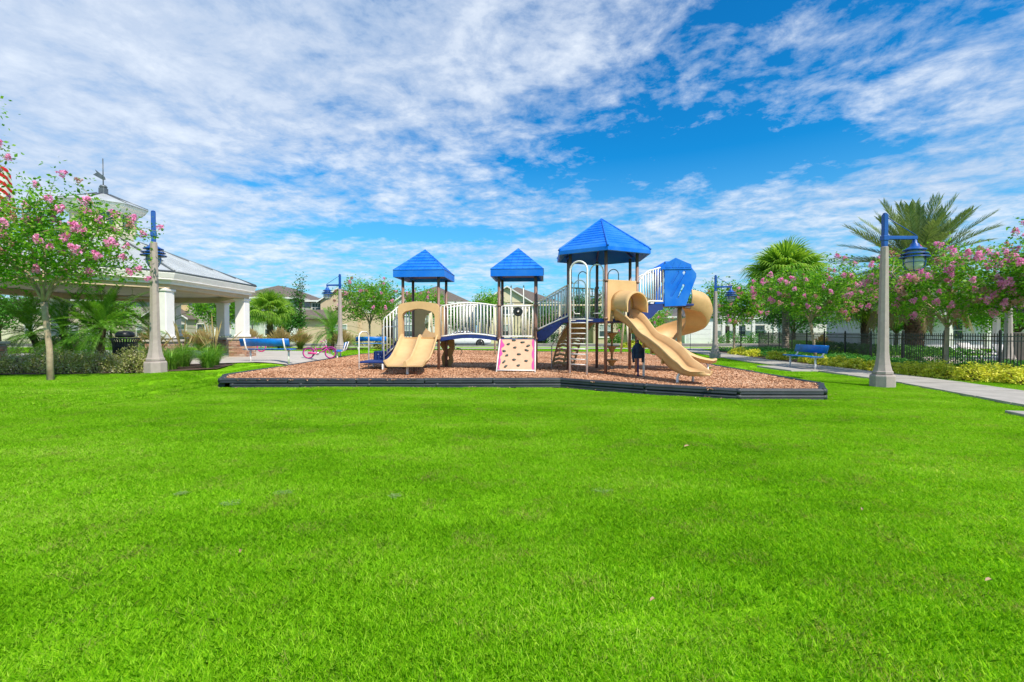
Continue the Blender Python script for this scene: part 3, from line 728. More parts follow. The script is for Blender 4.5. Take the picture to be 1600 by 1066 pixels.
ar = mb.build('slide_arch', M['tan'], play); bv = ar.modifiers.new('b', 'BEVEL'); bv.width = .018; bv.segments = 2; bv.limit_method = 'ANGLE'
# double slide
def slide_sweep(path, w, hside, thick=.022):
    Ps = []; Us = []
    for i, p in enumerate(path):
        a = Vector(path[max(0, i - 1)]); b = Vector(path[min(len(path) - 1, i + 1)]); d = (b - a).normalized(); Ps.append(p)
        Us.append(d)
    return Ps, Us
def bez(ps, n):
    """catmull-rom through ps"""
    ps = [Vector(p) for p in ps]; out = []
    for i in range(len(ps) - 1):
        p0, p1, p2, p3 = ps[max(0, i - 1)], ps[i], ps[i + 1], ps[min(len(ps) - 1, i + 2)]
        for k in range(n):
            t = k / n; out.append(.5 * ((2 * p1) + (-p0 + p2) * t + (2 * p0 - 5 * p1 + 4 * p2 - p3) * t * t + (-p0 + 3 * p1 - 3 * p2 + p3) * t ** 3))
    out.append(ps[-1]); return out
def chute_profile(w, hs, lip=.035, th=.03, center=None):
    a = w / 2; pr = [(-a - lip, hs), (-a - lip, hs - .03), (-a - .012, hs - .045), (-a - .0, .05), (-a + .06, -th), (a - .06, -th), (a, .05), (a + .012, hs - .045), (a + lip, hs - .03), (a + lip, hs), (a + lip - .012, hs + .012), (a - .012, hs + .006), (a - .028, .07), (a - .08, .004)]
    if center: pr += [(.055, .004), (.035, hs * .75), (.012, hs * .95), (-.012, hs * .95), (-.035, hs * .75), (-.055, .004)]
    pr += [(-a + .08, .004), (-a + .028, .07), (-a + .012, hs + .006), (-a - lip + .012, hs + .012)]
    return pr
path = bez([(UAc, -.02, Zd + .0), (UAc + .01, -.22, Zd - .02), (UAc + .04, -.75, Zd - .33), (UAc + .07, -1.3, Zd - .58), (UAc + .09, -1.65, .295), (UAc + .11, -2.0, .27)], 6)
def sweep_chute(path, prof, side=None, heights=None):
    n = len(path); Ps, Sd, Up = [], [], []
    for i in range(n):
        d = (Vector(path[min(n - 1, i + 1)]) - Vector(path[max(0, i - 1)])).normalized()
        h = Vector((d.x, d.y, 0)).normalized(); s = Vector((h.y, -h.x, 0)); u = s.cross(d).normalized()
        if u.z < 0: u = -u
        if s.cross(d).z < 0: s = -s
        Ps.append(path[i]); Sd.append(s); Up.append(u)
    return Ps, Sd, Up
Ps, Sd, Up = sweep_chute(path, None); mb = MB(); mb.sweep(Ps, Sd, Up, chute_profile(1.06, .13, center=True))
sl = mb.build('double_slide', M['tan'], play); sl['label'] = 'wide low double slide of tan plastic'
mb = MB(); mb.tube([(UAc + .09, -1.72, -.2), (UAc + .09, -1.72, .28)], .035, 10); mb.build('slide_leg', M['white'], sl)
mb = MB(); mb.tube([(UAc + .05, -.9, -.2), (UAc + .05, -.9, .58)], .03, 10); mb.build('slide_leg', M['brown'], sl)
mb = MB(); mb.box((UAc - .02, -.12, Zd + .02), (1.02, .10, .05), bev=.01); mb.build('slide_lip', M['tan2'], sl)
# rear panel of A with a big round-topped window, cream bars in it
hole = [(.30 * math.cos(a) + .12, .52 + .34 * math.sin(a)) for a in [2 * PI * k / 20 for k in range(20)]]
mb = MB(); mb.prism([(-.52, 0), (-.52, 1.02), (.52, 1.02), (.52, 0)], .05, [hole], T=Matrix.Translation((UAc, 1.12, Zd)))
rp = mb.build('window_panel', M['tan'], play); rp['label'] = 'tan rear panel with a round window hole'
# low wavy tan climber under the rear of A
mb = MB()
mb.prism([(-.16, .02), (.1, 0), (.20, .18), (.16, .38), (.24, .6), (.22, .88), (-.2, .92), (-.24, .7), (-.12, .5), (-.2, .3)], .09, [[(0, .2), (.06, .26), (.03, .34), (-.04, .3)], [(0, .55), (.07, .62), (.03, .72), (-.06, .66)]], T=Matrix.Translation((UA1 + .02, 1.2, .02)))
mb.build('side_climber', M['tan2'], play)
mb = MB(); mb.tube([(UA1 + .30, 1.25, .62), (UA1 + .44, 1.25, .60), (UA1 + .50, 1.25, .48), (UA1 + .44, 1.25, .38)], .013, 6); mb.build('handle', M['black'], play)
# left side: stair, its rails, low deck with its rails
st0 = UA0 - .02
def stair_poly():
    return [(0, -.28), (0, 0), (-.22, -.06), (-.44, -.28), (-.66, -.46), (-.66, -.66), (-.5, -.62), (-.22, -.40)]
for v in (.12, .98):
    mb = MB(); mb.prism(stair_poly(), .035, T=Matrix.Translation((st0, v, Zd - .0))); mb.build('stair_side', M['deckblue'], play)
for k in range(3):
    mb = MB(); mb.box((st0 - .11 - .2 * k, .55, Zd - .24 - .2 * k), (.25, .86, .035), bev=.008); mb.build('step', M['deckblue'], play)
LD = (-4.25, .35)
mb = MB(); mb.box((LD[0] - .0, .30, .235), (.74, 1.0, .06), bev=.01); mb.build('low_deck', M['deckblue'], play)
mb = MB(); mb.box((LD[0] + .05, .80, .37), (.70, .05, .28), bev=.01)
lr = mb.build('riser', M['deckblue'], play)
for a, b in ((-.18, .06), (-.02, -.04), (.14, .06), (-.1, -.02), (.2, .02)):
    mb = MB(); mb.lathe([(.016, 0), (.014, .006), (0, .007)], 8, (0, 0, 0), Matrix.Translation((LD[0] + .03 + a, .773, .37 + b)) @ Matrix.Rotation(PI / 2, 4, 'X')); mb.build('bolt', M['white'], lr)
mb = MB(); mb.box((LD[0] + .05, 1.02, .50), (.70, .42, .045), bev=.01); mb.build('low_deck', M['deckblue'], play)
def hoop(pts, m='white', r=.019, name='handrail', label=None):
    o = MB().tube(pts, r, 8).build(name, M[m], play)
    if label: o['label'] = label
    return o
u0 = LD[0] - .39
hoop([(u0, -.18, -.25), (u0, -.18, 1.0), (u0, -.12, 1.1), (u0, .05, 1.16), (u0, .42, 1.16), (u0, .55, 1.1), (u0, .6, 1.0), (u0, .6, -.25)])
for (u, v) in ((LD[0] + .33, -.16), (LD[0] - .30, .76), (LD[0] + .33, .76)):
    MB().tube([(u, v, -.25), (u, v, .22)], .024, 8).build('deck_leg', M['white'], play)
hoop([(LD[0] - .16, 1.22, -.25), (LD[0] - .16, 1.22, 1.24), (LD[0] - .12, 1.22, 1.30), (LD[0] - .06, 1.22, 1.33), (st0 - .5, 1.22, 1.33)], 'white')
hoop([(st0 - .60, .05, -.25), (st0 - .60, .05, 1.50), (st0 - .57, .05, 1.58), (st0 - .5, .05, 1.63), (st0 - .05, .05, 2.0)])
hoop([(st0 - .60, 1.06, -.25), (st0 - .60, 1.06, 1.50), (st0 - .57, 1.06, 1.58), (st0 - .5, 1.06, 1.63), (st0 - .05, 1.06, 2.0)])
for v in (.05, 1.06):
    f0, f1 = (lambda t, v=v: Vector((st0 - .56 + .5 * t, v, .42 + .48 * t))), (lambda t, v=v: Vector((st0 - .56 + .5 * t, v, 1.58 + .38 * t)))
    o = MB().tube([f0(0), f0(1)], .016, 8).build('guardrail', M['white'], play)
    for k in range(5): seg(o, bal_w, 'baluster', f0((k + .6) / 5), f1((k + .6) / 5))
# --- tower C (six posts)
CU, CV, CR = 2.62, -.17, 1.07; Zc = 1.52
hexp = [(CU + CR * math.cos(R(-90 + 60 * k)), CV + CR * math.sin(R(-90 + 60 * k))) for k in range(6)]   # 0 front, 1 right-front, 2 right-rear, 3 rear, 4 left-rear, 5 left-front
for (u, v) in hexp:
    p = post(u, v, 3.36); clamp(p, u, v, Zc); clamp(p, u, v, Zc + 1.02)
mb = MB(); n = 6; vs = [(CU + (CR + .02) * math.cos(R(-90 + 60 * k)), CV + (CR + .02) * math.sin(R(-90 + 60 * k)), z) for z in (Zc - .10, Zc) for k in range(6)]
mb.add(vs, [tuple(range(5, -1, -1)), tuple(range(6, 12))] + [(k, (k + 1) % 6, 6 + (k + 1) % 6, 6 + k) for k in range(6)]); mb.build('deck', M['deckblue'], play)
# hexagonal roof with ribbed courses
HR = 1.45; z0, z1, zp = 3.29, 3.46, 4.42
mb = MB(); A_ = [R(-90 + 60 * k) for k in range(6)]
def ring(r, z): return [(CU + r * math.cos(a), CV + r * math.sin(a), z) for a in A_]
prof = [(HR - .05, z0), (HR, z0 + .01), (HR, z1 - .06), (HR - .05, z1)]
NC = 11
for c in range(NC):
    t0, t1 = c / NC, (c + 1) / NC; rr = lambda t: (HR - .06) * (1 - t) + .03 * t; zz = lambda t: z1 + (zp - z1) * t
    prof += [(rr(t0), zz(t0) + .014), (rr(t1), zz(t1) - .004)]
prof.append((.001, zp + .01))
prof = [(.001, zp - .12), (HR - .25, z0 + .16), (HR - .06, z0)] + prof
vs = []; fs = []
for (r, z) in prof: vs += ring(r, z)
for i in range(len(prof) - 1):
    for k in range(6): fs.append((i * 6 + k, i * 6 + (k + 1) % 6, (i + 1) * 6 + (k + 1) % 6, (i + 1) * 6 + k))
mb.add(vs, fs); hr = mb.build('roof', M['blue'], play); hr['label'] = 'large six-sided blue plastic roof with ribbed courses'
for a in A_:
    mb = MB(); mb.tube([(CU + HR * math.cos(a), CV + HR * math.sin(a), z1 - .05), (CU + (HR - .05) * math.cos(a), CV + (HR - .05) * math.sin(a), z1 + .01), (CU, CV, zp + .015)], [.03, .032, .028], 6); mb.build('hip_ridge', M['blue'], hr)
mb = MB()
for a in A_: mb.tube([(CU, CV, zp - .3), (CU + (HR - .3) * math.cos(a), CV + (HR - .3) * math.sin(a), z0 + .12)], .03, 6)
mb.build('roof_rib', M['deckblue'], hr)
# stair bridge B -> C
b0f, b1f = Vector((UB1 + .03, .05, Zd + .13)), Vector((hexp[5][0] - .02, hexp[5][1] + .06, Zc)); b0r, b1r = Vector((UB1 + .03, 1.05, Zd + .13)), Vector((hexp[4][0] - .02, hexp[4][1] + .02, Zc))
for a, b in ((b0f, b1f), (b0r, b1r)):
    d = b - a; L = Vector((d.x, d.y)).length; ang = math.atan2(d.y, d.x)
    mb = MB(); mb.prism([(0, -.20), (0, .06), (.12, .10), (L - .16, .50 + .1), (L, .60), (L, .36), (L - .2, .33), (L - .45, .12), (.3, -.18)], .035, T=Matrix.Translation(a) @ Matrix.Rotation(ang, 4, 'Z')); mb.build('stair_side', M['deckblue'], play)
    rail(lerp(a + Vector((.02, 0, .96)), b + Vector((-.02, 0, .98))), lerp(a + Vector((.02, 0, .14)), b + Vector((-.02, 0, .10))), 9, 'sloping white guardrail of the stair between two towers')
for k in range(4):
    t = (k + .5) / 4.2; c = (b0f + b0r) / 2; c2 = (b1f + b1r) / 2; q = c.lerp(c2, t); mb = MB(); mb.box((q.x, q.y, q.z - .02), (.26, .95, .03), bev=.006); mb.build('step', M['deckblue'], play)
# ladder with arched handles on the left-front face
fd = Vector((hexp[0][0] - hexp[5][0], hexp[0][1] - hexp[5][1], 0)).normalized(); fm = Vector(((hexp[0][0] + hexp[5][0]) / 2, (hexp[0][1] + hexp[5][1]) / 2, 0)); fn = Vector((-.5, -.866, 0))
lm = fm + fn * .36 - fd * .10; hw = .255
A1, A2 = lm - fd * hw, lm + fd * hw
def loopover(a, b, ztop, zb, r, m, zb2=None):
    pts = [a + Vector((0, 0, zb))]; c = (a + b) / 2; rad = (b - a).length / 2; d = (b - a).normalized()
    for k in range(0, 13): th = PI - PI * k / 12; pts.append(c + d * math.cos(th) * rad + Vector((0, 0, ztop - rad + math.sin(th) * rad)))
    pts.append(b + Vector((0, 0, zb if zb2 is None else zb2))); return MB().tube(pts, r, 9)
ld = loopover(A1, A2, 3.06, -.2, .026, 'white').build('ladder', M['white'], play)
for z in (1.50, 1.40, 1.25, 1.11, .97, .83, .69, .55, .41, .27):
    MB().tube([A1 + Vector((0, 0, z)), A2 + Vector((0, 0, z))], .014, 8).build('rung', M['white'], ld)
MB().tube([A1 + Vector((0, 0, 1.47)), fm - fd * .36 + Vector((0, 0, 1.47))], .014, 6).build('bracket', M['white'], ld)
MB().tube([A2 + Vector((0, 0, 1.47)), fm + fd * .16 + Vector((0, 0, 1.47))], .014, 6).build('bracket', M['white'], ld)
loopover(fm + fd * .02 - fn * .1, fm + fd * .46, 3.0, Zc, .018, 'white').build('handle', M['white'], play)
loopover(fm - fd * .42 - fn * .0, fm - fd * .12 - fn * .12, 2.6, Zc, .015, 'white').build('handle', M['white'], play)
f5 = Vector((hexp[5][0], hexp[5][1], 0)); f0 = Vector((hexp[0][0], hexp[0][1], 0))
o = MB().tube([f0 + Vector((0, 0, Zc + 1.02)) - fd * .06, f0 - fd * .22 + Vector((0, 0, Zc + 1.02))], .012, 6).build('bracket', M['white'], play)
o = MB().tube([f5 + Vector((0, 0, Zc + 1.0)) + fd * .05, f5 + fd * .28 + Vector((0, 0, Zc + 1.0))], .012, 6).build('bracket', M['white'], play)
ub = MB().tube([f0 - fd * .10 + Vector((0, 0, Zc + .86)), f0 - fd * .10 + Vector((0, 0, Zc + .22)), f0 - fd * .16 + Vector((0, 0, Zc + .14)), f0 - fd * .36 + Vector((0, 0, Zc + .14))], .014, 8).build('guard_bar', M['white'], play)
ub = MB().tube([f5 + fd * .10 + Vector((0, 0, Zc + .86)), f5 + fd * .10 + Vector((0, 0, Zc + .22)), f5 + fd * .16 + Vector((0, 0, Zc + .14)), f5 + fd * .30 + Vector((0, 0, Zc + .14))], .014, 8).build('guard_bar', M['white'], play)
# rear faces: guardrails and dark arched handles
def P2(i, z): return Vector((hexp[i][0], hexp[i][1], z))
for i, j, n in ((3, 4, 7), (2, 3, 7)):
    a, b = P2(i, 0), P2(j, 0); d = (b - a).normalized() * .07
    if i == 3: rail(lerp(a + d + Vector((0, 0, Zc + .98)), b - d + Vector((0, 0, Zc + .98))), lerp(a + d + Vector((0, 0, Zc + .08)), b - d + Vector((0, 0, Zc + .08))), n, m='cream', me=bal_g)
    else:
        rail(lerp(a + d + Vector((0, 0, Zc + .98)), a + d * 5 + Vector((0, 0, Zc + .98))), lerp(a + d + Vector((0, 0, Zc + .08)), a + d * 5 + Vector((0, 0, Zc + .08))), 2, m='cream', me=bal_g)
    c = (a + b) / 2; dd = (b - a).normalized()
    loopover(c - dd * .17, c + dd * .17, 3.02 if i == 3 else 3.08, Zc, .014, 'grey').build('handle', M['grey'], play)
# curved tan climber at the rear left with crossing slats
c0 = (P2(3, 0) + P2(4, 0)) / 2; nb = Vector((-.5, .866, 0)); side = (P2(3, 0) - P2(4, 0)).normalized()
cp = bez([c0 + Vector((0, 0, Zc - .05)), c0 + nb * .35 + Vector((0, 0, Zc - .3)), c0 + nb * .75 + Vector((0, 0, .8)), c0 + nb * 1.15 + Vector((0, 0, 0.02))], 6)
rc = MB()
for s in (-.42, 0, .42): rc.tube([p + side * s for p in cp], .035, 7)
rcl = rc.build('arch_climber', M['tan'], play)
for k in range(1, len(cp) - 1):
    p = cp[k]; MB().tube([p - side * .42, p - side * .21 + Vector((0, 0, .05)), p, p + side * .21 + Vector((0, 0, .05)), p + side * .42], .042, 6).build('climber_rung', M['tan'], rcl)
# pod climber: flared pods on a pole at the right rear
pu, pv = 3.05, .62
pc = MB().tube([(pu, pv, -.2), (pu, pv, 1.9)], .022, 8).build('pod_climber', M['white'], play); pc['label'] = 'pole with three flared tan stepping pods'
MB().tube([(pu, pv, .25), (pu, pv, 1.75)], .035, 10).build('pod_pole', M['tan2'], pc)
pod = MB().lathe([(.04, -.20), (.07, -.17), (.10, -.08), (.16, -.035), (.205, -.015), (.205, .005), (.10, .015), (.04, .015)], 18).mesh('pod', M['tan2'])
for z in (.30, .72, 1.13): link('pod', pod, pc, (pu, pv, z))
MB().tube([(pu, pv, 1.88), (2.95, .3, 1.88)], .02, 8).build('bracket', M['white'], pc)
# chute slide on the right-front face
gm = Vector(((hexp[0][0] + hexp[1][0]) / 2, (hexp[0][1] + hexp[1][1]) / 2, 0)); gd = Vector((hexp[1][0] - hexp[0][0], hexp[1][1] - hexp[0][1], 0)).normalized(); gn = Vector((gd.y, -gd.x, 0))
ang = math.atan2(gd.y, gd.x)
T = Matrix.Translation(gm + gn * .0 + Vector((0, 0, Zc - .08))) @ Matrix.Rotation(ang, 4, 'Z')
out_ = [(-.5, 0), (-.5, 1.13), (.5, 1.13), (.5, 0), (.31, 0), (.31, .42)] + [(.31 * math.cos(a), .50 + .31 * math.sin(a)) for a in [PI * k / 12 for k in range(13)]] + [(-.31, .42), (-.31, 0)]
mb = MB(); mb.prism(out_, .06, T=T); hd = mb.build('slide_hood', M['tan'], play); hd['label'] = 'tan entrance panel and tube hood of the tall slide'
bv = hd.modifiers.new('b', 'BEVEL'); bv.width = .015; bv.segments = 2; bv.limit_method = 'ANGLE'
mb = MB(); K = 16
pro = [(-.345, .30)] + [(.345 * math.cos(a), .50 + .345 * math.sin(a)) for a in [PI - PI * k / K for k in range(K + 1)]] + [(.345, .30), (.31, .30)] + [(.31 * math.cos(a), .50 + .31 * math.sin(a)) for a in [PI * k / K for k in range(K + 1)]] + [(-.31, .30)]
z_ = Vector((0, 0, 1)); hps = [0, .12, .3, .5, .62]; grow = [1.14, 1.06, 1.0, .98, 1.02]
Ps = [gm + gn * (.03 + q) + Vector((0, 0, Zc - .08 - q * .12)) for q in hps]
mb.sweep(Ps, [gd * g for g in grow], [z_] * 5, pro); mb.build('hood_tube', M['tan'], hd)
sg = (gn + gd * -.06).normalized()
cpath = bez([gm + gn * .0 + z_ * Zc, gm + sg * .25 + z_ * (Zc - .02), gm + sg * .62 + z_ * 1.32, gm + sg * 1.05 + z_ * .98, gm + sg * 1.42 + z_ * .80, gm + sg * 1.8 + z_ * .60, gm + sg * 2.25 + z_ * .32, gm + sg * 2.65 + z_ * .235, gm + sg * 3.08 + z_ * .25], 6)
Ps, Sd, Up = sweep_chute(cpath, None); n = len(Ps); mb = MB()
vsP = []; base = chute_profile(.56, .19, .04)
Hs = []
for i in range(n):
    t = i / (n - 1); hs = 1.35 - .35 * math.sin(PI * t * 1.6) ** 2 - .85 * ss(.80, .99, t)
    wv = 1 + .10 * math.sin(t * PI * 4.2) + (.12 * ss(.75, .9, t)); wv *= math.sqrt(max(.06, 1 - (max(0, t - .86) / .145) ** 2))
    Sd[i] = Sd[i] * wv; Hs.append(max(.3, hs))
vs = []; k = len(base)
for i in range(n):
    for q in base: vs.append(Vector(Ps[i]) + Sd[i] * q[0] + Up[i] * (q[1] * Hs[i] if q[1] > 0.01 else q[1] * 1.6))
fs = [(i * k + j, i * k + (j + 1) % k, (i + 1) * k + (j + 1) % k, (i + 1) * k + j) for i in range(n - 1) for j in range(k)] + [tuple(range(k)), tuple((n - 1) * k + j for j in range(k - 1, -1, -1))]
mb.add(vs, fs, True); cs = mb.build('slide', M['tan'], play); cs['label'] = 'tall wavy tan slide running towards the right front'
for q, zl in ((.75, 1.2), (1.25, .84), (1.55, .70), (1.95, .48)):
    p = gm + sg * q + z_ * (zl - .02); mb = MB(); T2 = Matrix.Translation(p + gd * 0) @ Matrix.Rotation(ang, 4, 'Z')
    mb.box((0, 0, 0), (.60, .035, .11), T=T2, bev=.01); mb.build('slide_rib', M['tan2'], cs)
for s in (-1, 1):
    p = gm + sg * 2.42 + gd * .24 * s; q = gm + sg * 2.42 + gd * .08 * s
    MB().tube([p + z_ * -.2, p + z_ * .13, p.lerp(q, .25) + z_ * .19, p.lerp(q, .6) + z_ * .215, q + z_ * .22], .03, 9).build('slide_leg', M['white'], cs)
p = gm + sg * .95; MB().tube([p + z_ * -.2, p + z_ * 1.0], .03, 10).build('slide_leg', M['white'], cs)
p = p - gd * .13 + gn * -.06; MB().tube([p + z_ * -.2, p + z_ * .95], .022, 10).build('slide_leg', M['deckblue'], cs)
JP = p.copy()
# stair C -> D and the top deck
Zt = 1.95; d0, d1 = 4.31, 5.15
a0f, a0r = Vector((hexp[1][0] + .03, hexp[1][1] + .02, Zc)), Vector((hexp[2][0] + .03, hexp[2][1], Zc)); a1f, a1r = Vector((d0, -.48, Zt)), Vector((d0, .5, Zt))
for a, b in ((a0f, a1f), (a0r, a1r)):
    d = b - a; L = Vector((d.x, d.y)).length; an = math.atan2(d.y, d.x)
    mb = MB(); mb.prism([(0, -.10), (0, .08), (.36, .40), (L, .44), (L, .26), (.62, .24), (.42, .04), (.12, -.10)], .035, T=Matrix.Translation(a) @ Matrix.Rotation(an, 4, 'Z')); mb.build('stair_side', M['deckblue'], play)
    top = lambda t, a=a, b=b: a.lerp(b, t) + z_ * (.98 + .28 * math.sin(min(1, t * 2.2) * PI / 2) - .22 * t - .0)
    bot = lambda t, a=a, b=b: Vector((a.lerp(b, t).x, a.lerp(b, t).y, Zc + .12 + min(.36, t * .95) + .02))
    rail(top, bot, 9, 'white guardrail beside the top deck steps')
for k in range(2):
    q = ((a0f + a0r) / 2).lerp((a1f + a1r) / 2, .12 + .26 * k); mb = MB(); mb.box((q.x, q.y, Zc + .10 + .16 * k), (.24, .9, .03), bev=.006); mb.build('step', M['deckblue'], play)
mb = MB(); mb.box(((d0 + d1) / 2 - .18, .0, Zt - .03), (d1 - d0 + .4, .98, .06), bev=.01); mb.build('deck', M['deckblue'], play)
def slot(x0, z0_, x1, z1_, r):
    a = Vector((x0, z0_)); b = Vector((x1, z1_)); d = (b - a).normalized(); th = math.atan2(d.y, d.x); pts = []
    for k in range(7): an = th - PI / 2 + PI * k / 6; pts.append((b.x + r * math.cos(an), b.y + r * math.sin(an)))
    for k in range(7): an = th + PI / 2 + PI * k / 6; pts.append((a.x + r * math.cos(an), a.y + r * math.sin(an)))
    return pts
pan = [(0, -.06), (.59, -.04), (.66, .18), (.87, .76), (.87, .86), (.74, 1.03), (.73, 1.12), (.30, 1.31), (-.12, 1.07), (-.12, 1.0), (0, .97)]
sl_ = [slot(.36, .90, .19, .60, .035), slot(.54, .90, .18, .24, .035), slot(.52, .53, .35, .20, .035)]
for v, nm in ((-.50, 'slotted blue front enclosure panel of the spiral slide deck'), (.46, 'slotted blue rear enclosure panel of the spiral slide deck')):
    mb = MB(); mb.prism(pan, .05, sl_, T=Matrix.Translation((d0 + (.04 if v < 0 else .00), v, Zt - .02 + (0 if v < 0 else .05)))); o = mb.build('enclosure_panel', M['blue'], play); o['label'] = nm
    bv = o.modifiers.new('b', 'BEVEL'); bv.width = .012; bv.segments = 2; bv.limit_method = 'ANGLE'
    mb = MB(); mb.prism([(-.10, .985), (.735, .985), (.735, 1.015), (-.10, 1.015)], .03, T=Matrix.Translation((d0 + .04, v + (-.03 if v < 0 else .03), Zt - .02))); mb.build('panel_rib', M['blue'], o)
    for k in range(4):
        mb = MB(); x = .0 + k * .18; h = .16 if k in (1, 2) else .09
        mb.prism([(x, 1.03), (x + .16, 1.03), (x + .11, 1.03 + h * .6), (x + .08, 1.03 + h), (x + .05, 1.03 + h * .6)], .022, T=Matrix.Translation((d0 + .05, v + (-.03 if v < 0 else .03), Zt - .02))); mb.build('panel_relief', M['blue'], o)
mb = MB(); mb.prism([(-.5, 1.0), (-.5, 1.06), (.0, 1.30), (.5, 1.06), (.5, 1.0), (.46, 1.0), (0, 1.2), (-.46, 1.0)], .3, T=Matrix.Translation((d0 + .32, 0, Zt - .03)) @ Matrix.Rotation(PI / 2, 4, 'Z')); mb.build('enclosure_panel', M['blue'], play)
MB().tube([(d0 - .02, -.5, -.2), (d0 - .02, -.5, 0)], .02, 6)
# spiral slide
sc = Vector((5.03, .42, 0)); pole = MB().tube([sc + z_ * -.2, sc + z_ * 2.0], .07, 14).build('slide_pole', M['tan'], play)
NA = 56; Ps, Sd, Up = [], [], []
for i in range(NA + 1):
    t = i / NA; th = R(-84 + 360 * t); z = float(np.interp(math.degrees(th), [-84, -55, -25, 0, 40, 90, 180, 276], [1.86, 1.78, 1.56, 1.36, 1.2, 1.02, .70, .40]))
    Ps.append(sc + Vector((math.cos(th), math.sin(th), 0)) * .50 + z_ * z); Sd.append(Vector((math.cos(th), math.sin(th), -.10)).normalized()); Up.append(Vector((.10 * math.cos(th), .10 * math.sin(th), 1)).normalized())
e = Ps[-1]; dth = Vector((1, .10, 0)).normalized(); s0 = Sd[-1]
for k, (dd, dz) in enumerate(((.18, -.04), (.4, -.07), (.62, -.09), (.82, -.08))):
    sgn = 1
    Ps.append(e + dth * dd + z_ * dz); Sd.append(s0 * (1 - .0 * k) if k < 3 else s0 * .55); Up.append(z_)
pro = [(-.36, -.03), (.30, -.04), (.37, .06), (.40, .22), (.44, .36), (.41, .48), (.36, .60), (.325, .62), (.36, .48), (.395, .36), (.365, .24), (.335, .10), (.27, .0), (-.32, .0), (-.34, .14), (-.37, .14)]
vs = []; k = len(pro); n = len(Ps)
for i in range(n):
    t = i / (n - 1); hs = .85 - .20 * ss(.30, .75, t) - .5 * ss(.84, 1, t)
    for q in pro: vs.append(Ps[i] + Sd[i] * q[0] * .90 + Up[i] * (q[1] * hs if q[1] > 0 else q[1]))
fs = [(i * k + j, i * k + (j + 1) % k, (i + 1) * k + (j + 1) % k, (i + 1) * k + j) for i in range(n - 1) for j in range(k)] + [tuple(range(k)), tuple((n - 1) * k + j for j in range(k - 1, -1, -1))]
mb = MB(); mb.add(vs, fs, True); o = mb.build('spiral_slide', M['tan'], play); o['label'] = 'tan spiral slide winding down round its pole'
o.data.set_sharp_from_angle(angle=R(38)) if hasattr(o.data, 'set_sharp_from_angle') else None
for s in (.62,): MB().tube([sc + Vector((s, -.66, -.2)), sc + Vector((s, -.66, .30))], .028, 9).build('slide_leg', M['white'], play)
# handrail by the rear-left climber
hoop([(1.2, .75, -.25), (1.2, .75, .72), (1.25, .72, .8), (1.68, .45, 1.38), (1.68, .45, 1.52)], 'white', .017)
# blue cloth hung on the slide leg
wj = play.matrix_basis.copy() if False else (Matrix.Translation((0, 14.0, MZ)) @ Matrix.Rotation(R(-4), 4, 'Z'))
q = wj @ (JP + Vector((-.02, -.05, 0)))
mb = MB(); rr = random.Random(2)
for (z, rx, ry, ox) in (): pass
prof = [(.02, .60, .0), (.07, .57, .0), (.115, .52, -.005), (.125, .42, .0), (.11, .34, .006), (.12, .28, 0), (.115, .20, .0)]
vs = []; fs = []; n = 14
for i, (r_, z, ox) in enumerate(prof):
    for k in range(n): a = 2 * PI * k / n; g_ = 1 + .18 * math.sin(a * 4 + i * .5) * (i / 6); vs.append((ox + r_ * math.cos(a) * g_, r_ * .55 * math.sin(a) * g_, z))
for i in range(len(prof) - 1):
    for k in range(n): fs.append((i * n + k, i * n + (k + 1) % n, (i + 1) * n + (k + 1) % n, (i + 1) * n + k))
mb.add(vs, fs, True)
jk = mb.build('jacket', M['jacket'], None, (q.x, q.y, q.z + .28), .2); tag(jk, 'dark blue jacket hung on the slide support below the hexagonal tower', 'jacket')
for s in (-1, 1):
    MB().tube([(s * .09, 0, .52), (s * .135, -.01, .42), (s * .14, -.02, .25), (s * .12, -.03, .10)], [.035, .04, .036, .03], 8).build('sleeve', M['jacket'], jk)
MB().tube([(0, 0, .62), (.01, .04, .66), (.0, .08, .62)], .012, 6).build('collar_loop', M['jacket'], jk)

# ------------------------------------------------------------------ swing set frame behind the towers
sw = thing('pipe_frame', 'tall cream pipe frame standing on the mulch behind the towers', 'play frame', (.75, 23.5, MZ))
MB().tube([(-4.9, 0, 2.5), (5.0, 0, 2.5)], .04, 10).build('top_beam', M['cream'], sw)
for x in (-4.85, -1.6, 1.65, 4.95):
    for y in (-1.0, 1.0) if abs(x) > 4 else (0,):
        MB().tube([(x, y, -.2), (x, 0, 2.5)], .055, 10).build('leg', M['cream'], sw)
